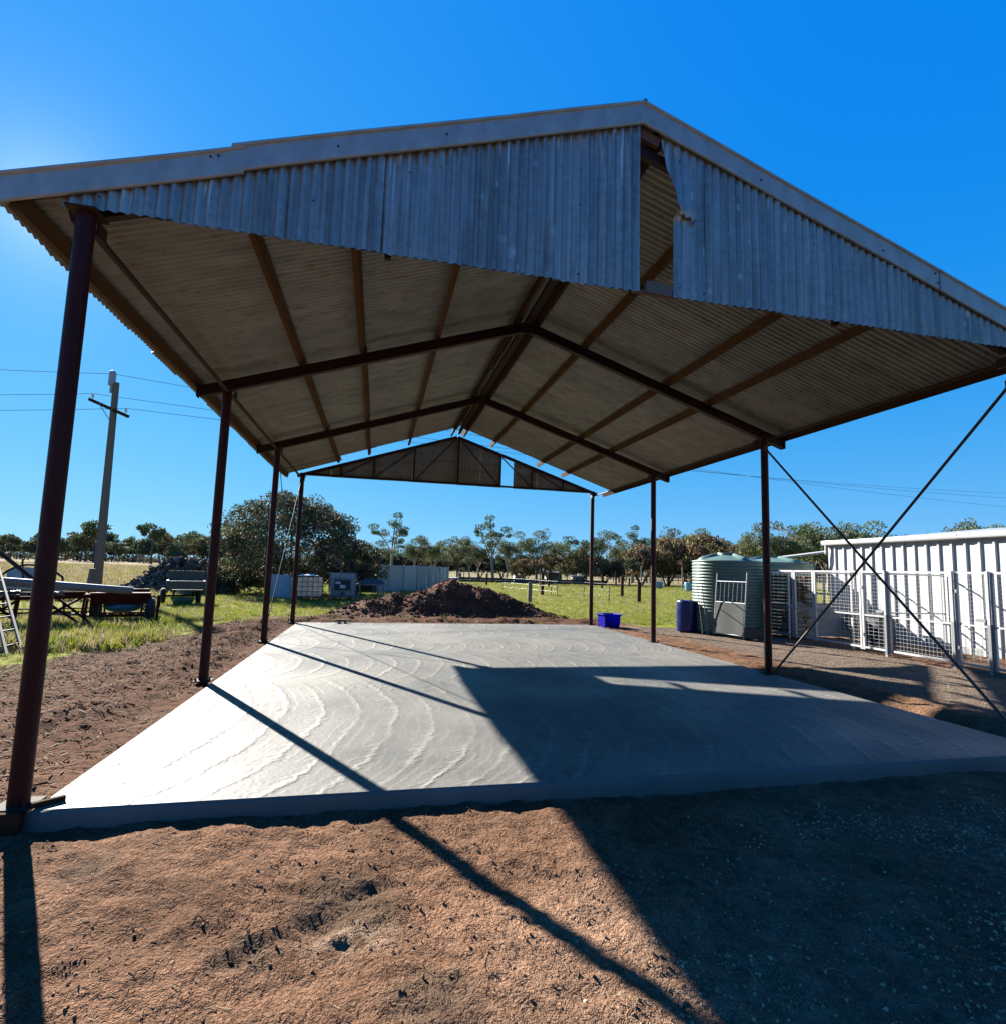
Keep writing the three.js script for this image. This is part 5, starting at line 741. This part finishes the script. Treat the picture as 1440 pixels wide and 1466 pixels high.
{
  // the big bush behind the caged tanks: its own dense mesh of small leaves
  const d = 27.5, g = shrub(30, 6.9, 5.15, { clumps: 460, leaves: 105, size: 0.075, low: -0.95, col: [0.066, 0.07, 0.034], col2: [0.15, 0.135, 0.07], cr: 0.085, droop: 0.15 });
  tree('big_bush', 'big dense dark green bush behind the cream caged tank', 'bush', g, M.bark, at0(413, d), 0.4, 1);
  const g2 = shrub(31, 3.0, 2.9, { clumps: 110, leaves: 90, size: 0.075, low: -0.9, col: [0.10, 0.09, 0.045], col2: [0.06, 0.06, 0.03], cr: 0.12 }); tree('side_bush', 'lower olive bush at the right flank of the big dark one', 'bush', g2, M.bark, at0(508, 29.5), 0, 1);
  const g3 = shrub(32, 2.6, 1.1, { clumps: 40, leaves: 60, size: 0.07, col: [0.07, 0.07, 0.035], cr: 0.14 }); tree('low_shrub', 'low sprawling shrub between the firewood heap and the big bush', 'bush', g3, M.bark, at0(340, 27), 0, 1);
  // named gums of the middle row
  const R = mulberry(99); const put = (name, label, kind, px, top, d, turn, group, src = GUMS, nom = 9) => { const s = hAt(px, top, d) / nom; return tree(name, label, 'tree', src[kind], kind % 2 ? M.bark : M.barkPale, at0(px, d), turn, s, group); };
  put('gum_tree', 'tall sparse gum with one high tuft, rising beside the big bush', 2, 560, 733, 62, 0.5);
  put('gum_tree', 'tall open gum above the corrugated fence end, the highest of the middle row', 2, 706, 738, 70, 2.6);
  const rowL = 'leafy grey-green gum in the row beyond the soil heap and corrugated fence', rowG = 'gums beyond the soil heap';
  for (const [px, top, d, k] of [[536, 770, 70, 3], [590, 763, 72, 0], [622, 772, 78, 4], [655, 760, 74, 1], [684, 768, 80, 0], [672, 778, 90, 4], [606, 778, 88, 1], [725, 770, 85, 4], [640, 782, 92, 3]]) put('gum_tree', rowL, k, px, top, d, R() * 6, rowG);
  put('gum_tree', 'broad umbrella gum above the brown shrubs left of the far corner post', 3, 768, 756, 74, 1.1);
  put('gum_tree', 'broad gum standing behind the far corner post', 3, 847, 755, 76, 2.9);
  const rowR = 'gum tree beyond the paddock between the right-hand posts', rgG = 'gums beyond the paddock';
  for (const [px, top, d, k] of [[800, 772, 84, 1], [885, 775, 90, 4], [905, 752, 95, 2], [925, 770, 98, 0], [978, 748, 100, 3], [1000, 770, 92, 1], [1030, 768, 94, 4], [750, 780, 96, 0]]) put('gum_tree', rowR, k, px, top, d, R() * 6, rgG);
  const rowT = 'leafy gum tree behind the green tanks and the white shed corner', rtG = 'gums behind the tanks';
  for (const [px, top, d, k] of [[1085, 752, 60, 1], [1120, 742, 58, 0], [1160, 745, 62, 4], [1205, 738, 60, 3], [1240, 748, 64, 1], [1060, 768, 70, 4], [1140, 760, 70, 3], [1185, 758, 72, 0]]) put('gum_tree', rowT, k, px, top, d, R() * 6, rtG);
  const rowW = 'gum crown showing above the gutter of the white shed', rwG = 'gums behind the white shed';
  for (const [px, top, d, k] of [[1350, 747, 58, 3], [1395, 744, 60, 1], [1430, 740, 62, 3], [1320, 760, 70, 0], [1480, 745, 60, 4]]) put('gum_tree', rowW, k, px, top, d, R() * 6, rwG);
  // brown drooping shrubs
  for (const [px, top, d, k, l] of [[752, 800, 78, 0, 'low rusty brown shrub below the umbrella gum'], [785, 795, 80, 0, 'rusty brown drooping shrub right of the low one, below the umbrella gum'], [835, 788, 74, 1, 'yellow brown bushy shrub just left of the far corner post'], [866, 800, 76, 2, 'dark green bushy shrub just right of the far corner post'], [917, 782, 78, 1, 'tall yellow brown shrub left of the second right post'], [955, 770, 76, 0, 'largest brown drooping shrub behind the white poles'], [1015, 766, 72, 0, 'brown bushy tree rising behind the ribbed green tank'], [985, 785, 80, 2, 'dark shrub between the brown ones behind the white poles'], [1075, 780, 66, 1, 'olive shrub behind the top of the rear green tank']]) { const s = hAt(px, top, d) / [5, 5.6, 5.5][k]; tree('bushy_shrub', l, 'shrub', SHR[k], M.bark, at0(px, d), R() * 6, s * 1.0); }
  for (const [px, top, d] of [[520, 790, 92], [548, 786, 96], [575, 792, 98], [605, 788, 96], [632, 793, 100], [660, 789, 98], [688, 792, 96], [718, 795, 100], [735, 798, 104], [820, 800, 100], [895, 803, 104], [1045, 795, 90], [1110, 785, 85], [1150, 788, 85]]) { const s = hAt(px, top, d) / 5.5; tree('understorey_shrub', 'dark rounded understorey shrub growing among the gum trunks', 'shrub', SHR[2], M.bark, at0(px, d), R() * 6, s, 'understorey among the gums'); }
  // far line along the dry paddock
  const fl = 'distant dark gum in the tree line along the dry paddock', fg = 'far tree line';
  for (let k = 0; k < 58; k++) { const px = -60 + k * 7.6 + (R() - 0.5) * 8, d = 190 + 70 * R(), top = 761 + 16 * R(); put('far_gum', fl, Math.floor(R() * 5), px, top, d, R() * 6, fg, FARG).scale.multiply(V(0.75 + 0.8 * R(), 1, 0.8 + 0.7 * R())); }
  for (const [px, top, d, l] of [[131, 742, 180, 'tall layered gum rising above the far tree line beside the power pole'], [215, 746, 180, 'tall wispy gum rising above the far tree line right of the power pole'], [112, 758, 185, 'medium gum standing above the far tree line left of the power pole'], [12, 762, 185, 'far gum with a raised crown at the left end of the tree line']]) put('far_gum', l, 5, px, top, d, R() * 6, undefined, FARG);
  const fl2 = 'distant gum filling the skyline behind the paddock gums';
  for (let k = 0; k < 46; k++) { const px = 500 + k * 13 + (R() - 0.5) * 10, d = 150 + 60 * R(), top = 788 + 12 * R() + (px - 500) * 0.02; put('far_gum', fl2, Math.floor(R() * 5), px, top, d, R() * 6, 'far skyline gums', FARG); }
  // low scrub that closes the skyline below the far gums
  const rb = mulberry(202), lv = new Leaves(rb);
  for (let k = 0; k < 620; k++) { const px = lerp(-140, 1600, rb()), d = 235 + 60 * rb(), q = at0(px, d), h = 1.5 + 3.2 * rb(); lv.clump(V(q.x, h * 0.5, q.z), 3.2, h * 0.55, 34, 0.75, rb() > 0.5 ? [0.05, 0.058, 0.034] : [0.062, 0.062, 0.036]); }
  const sc = new THREE.Mesh(lv.geo(), M.leaf); sc.name = 'far_scrub'; sc.userData = { label: 'low dark scrub closing the skyline under the far gums', category: 'scrub', kind: 'stuff' }; scene.add(sc);
}
// ---------------------------------------------------------------- loose stuff on the ground
{
  const r = mulberry(123);
  const inSlab = (x, z, m = 0.06) => x > SX0 - m && x < SX1 + m && z < SZ0 + m && z > SZ1 - m;
  const soilC = [lin(0.21, 0.115, 0.065), lin(0.17, 0.092, 0.052), lin(0.13, 0.07, 0.042), lin(0.25, 0.15, 0.092)];
  // earth clods
  for (const [seed, n] of [[61, 9000], [62, 8000]]) {
    const L = [];
    for (let k = 0; k < n * 3 && L.length < n; k++) {
      const zone = r(); let x, z; if (zone < 0.62) { x = lerp(-1.6, 7.2, r()); z = 0.2 + 3.2 * Math.pow(r(), 0.9); } else if (zone < 0.9) { x = -0.1 - 3 * r() * r(); z = -12 * r() + 0.4; } else { x = lerp(-0.5, 9.5, r()); z = -11.4 - 1.0 * r(); }
      if (inSlab(x, z) || soilAmount(x, z) < 0.6) continue; const dmp = zone >= 0.62;
      if (fbm(x * 1.6, z * 1.6, 3, 801) < 0.50) continue;
      const s = (0.002 + 0.0065 * Math.pow(r(), 6)) * (dmp ? 1.7 : 1); L.push({ x, y: gh(x, z) + s * 0.25, z, rx: r() * 6, ry: r() * 6, rz: r() * 6, s, c: dmp && r() > 0.4 ? lin(0.08, 0.045, 0.03) : soilC[Math.floor(r() * 4)] });
    }
    const m = instances('earth_clods', lumpy(seed, 1), M.loose, L); scene.add(m); tag(m, 'loose clods and crumbs of red earth scattered round the slab', 'clods');
  }
  // gravel
  {
    const L = []; const gc = [lin(0.22, 0.17, 0.105), lin(0.17, 0.125, 0.078), lin(0.27, 0.21, 0.135), lin(0.15, 0.095, 0.056), lin(0.32, 0.255, 0.165)];
    for (let k = 0; k < 200000 && L.length < 45000; k++) { let x, z; if (r() < 0.62) { x = lerp(2.8, 8.0, r()); z = lerp(0.35, 3.4, r()); } else { x = lerp(8.5, 12.6, r()); z = lerp(-12, 1.5, r()); } if (inSlab(x, z)) continue; const g = gravelAmount(x, z) * (0.25 + 0.9 * sstep(0.42, 0.6, fbm(x * 1.5, z * 1.5, 3, 811))); if (r() > g) continue; const s = 0.0022 + 0.0085 * Math.pow(r(), 4.5); L.push({ x, y: gh(x, z) + s * 0.12, z, rx: r() * 6, ry: r() * 6, rz: r() * 6, s, c: gc[Math.floor(r() * 5)] }); }
    const m = instances('gravel', lumpy(71, 0), M.loose, L); scene.add(m); tag(m, 'grey gravel stones strewn in front and along the right side of the slab', 'gravel');
  }
  // straw and dry stalks on the bare earth
  {
    const L = [], sc = [lin(0.20, 0.145, 0.085), lin(0.12, 0.068, 0.04), lin(0.085, 0.047, 0.029), lin(0.15, 0.098, 0.058), lin(0.27, 0.22, 0.15)];
    for (let k = 0; k < 20000; k++) { const lf = r() < 0.72; const x = lf ? -3.6 * Math.pow(r(), 0.8) + 0.05 : lerp(-1.5, 5.5, r()), z = lf ? lerp(-12, 0.6, r()) : lerp(0.25, 3.4, r()); if (inSlab(x, z) || soilAmount(x, z) < 0.3 || (!lf && r() > 0.55)) continue; const big = lf ? 1.5 : 0.8; L.push({ x, y: gh(x, z) + 0.005, z, rx: (r() - 0.5) * 0.5, ry: r() * 6.28, rz: (r() - 0.5) * 0.5, sx: (0.010 + 0.045 * r() * r()) * big, sy: (lf ? 0.0013 : 0.0009) * big, sz: (lf ? 0.0019 : 0.0012) * big, c: sc[Math.floor(r() * 5)] }); }
    const m = instances('straw', new THREE.BoxGeometry(2, 2, 2), M.loose, L); scene.add(m); tag(m, 'bits of straw and dry stalk lying on the bare earth', 'straw');
  }
  // grass: tufts of bent blades
  const tuft = (seed, n, spread) => { const q = mulberry(seed), P = [], I = []; for (let k = 0; k < n; k++) { const a = q() * 6.283, b = q() * 6.283, x = Math.cos(a) * spread * q(), z = Math.sin(a) * spread * q(), h = 0.55 + 0.6 * q(), w = 0.022 + 0.02 * q(), bx = Math.cos(b), bz = Math.sin(b), o = 0.12 + 0.45 * q(), i0 = P.length / 3; P.push(x - bz * w, -0.03, z + bx * w, x + bz * w, -0.03, z - bx * w, x + bx * o * 0.35 - bz * w * 0.8, h * 0.6, z + bz * o * 0.35 + bx * w * 0.8, x + bx * o * 0.35 + bz * w * 0.8, h * 0.6, z + bz * o * 0.35 - bx * w * 0.8, x + bx * o, h, z + bz * o); I.push(i0, i0 + 1, i0 + 3, i0, i0 + 3, i0 + 2, i0 + 2, i0 + 3, i0 + 4); } const g = new THREE.BufferGeometry(); g.setAttribute('position', new THREE.Float32BufferAttribute(P, 3)); g.setAttribute('uv', new THREE.Float32BufferAttribute(new Float32Array(P.length / 3 * 2), 2)); g.setIndex(I); g.computeVertexNormals(); return g; };
  const fresh = [lin(0.155, 0.195, 0.02), lin(0.21, 0.23, 0.026), lin(0.11, 0.145, 0.018), lin(0.26, 0.25, 0.04)], dryC = [lin(0.26, 0.21, 0.11), lin(0.20, 0.165, 0.075), lin(0.30, 0.255, 0.155)];
  const sets = [
    ['grass_tufts', 'short green and straw coloured grass growing beside the machinery left of the slab', 11000, () => { const z = 1.5 - 24 * Math.pow(r(), 0.85); return [-1.2 - 11 * r(), z]; }, () => 0.025 + 0.07 * Math.pow(r(), 2), 0.4],
    ['weeds', 'taller dry weeds and seeding grass round the trestle rack and seed drill', 3600, () => { const c = onGround(lerp(-30, 215, r()), lerp(885, 925, r())); return [c.x + (r() - 0.5) * 1.2, c.z + (r() - 0.5) * 1.2]; }, () => 0.08 + 0.17 * r(), 0.55],
    ['paddock_grass', 'bright green grass of the paddock behind the slab', 30000, () => { const t = Math.pow(r(), 1.5); const z = -11.5 - 46 * t; return [lerp(-6 - 6 * t, 16 + 30 * t, r()), z]; }, () => 0.035 + 0.06 * r(), 0.22],
    ['dry_grass', 'dry pale stubble of the wide paddock on the left', 15000, () => { const t = Math.pow(r(), 1.6), z = -18 - 110 * t; return [-6 - (20 + 110 * t) * r(), z]; }, () => 0.12 + 0.16 * r(), 0.95],
  ];
  sets.forEach(([name, label, n, pos, h, dryP], s) => {
    const L = []; let guard = 0;
    while (L.length < n && guard++ < n * 4) { const [x, z] = pos(); if (inSlab(x, z, 0.1)) continue; const so = soilAmount(x, z); if (r() < so * 0.985) continue; if (gravelAmount(x, z) > 0.5 && r() > 0.03) continue; if (x > 12.2 && x < 15 && z > -10) continue; if (x > 15) { if (z > -9.7) continue; } const k = h() * (s === 2 ? 1 + clamp(-z / 60) : s === 3 ? 1 + clamp(-z / 90) : 1); const dr = r() < dryP * (0.4 + 1.2 * fbm(x * 0.4, z * 0.4, 2, 831)); L.push({ x, y: gh(x, z), z, ry: r() * 6.28, rx: (r() - 0.5) * 0.9, rz: (r() - 0.5) * 0.9, sx: k * (s === 2 || s === 3 ? 1.5 : 1.1), sz: k * (s === 2 || s === 3 ? 1.5 : 1.1), sy: k, c: dr ? dryC[Math.floor(r() * 3)] : fresh[Math.floor(r() * 4)] }); }
    const m = instances(name, tuft(900 + s, 14, 0.8), M.grass, L); scene.add(m); tag(m, label, 'grass');
  });
}
shadows(scene);
renderer.render(scene, camera);
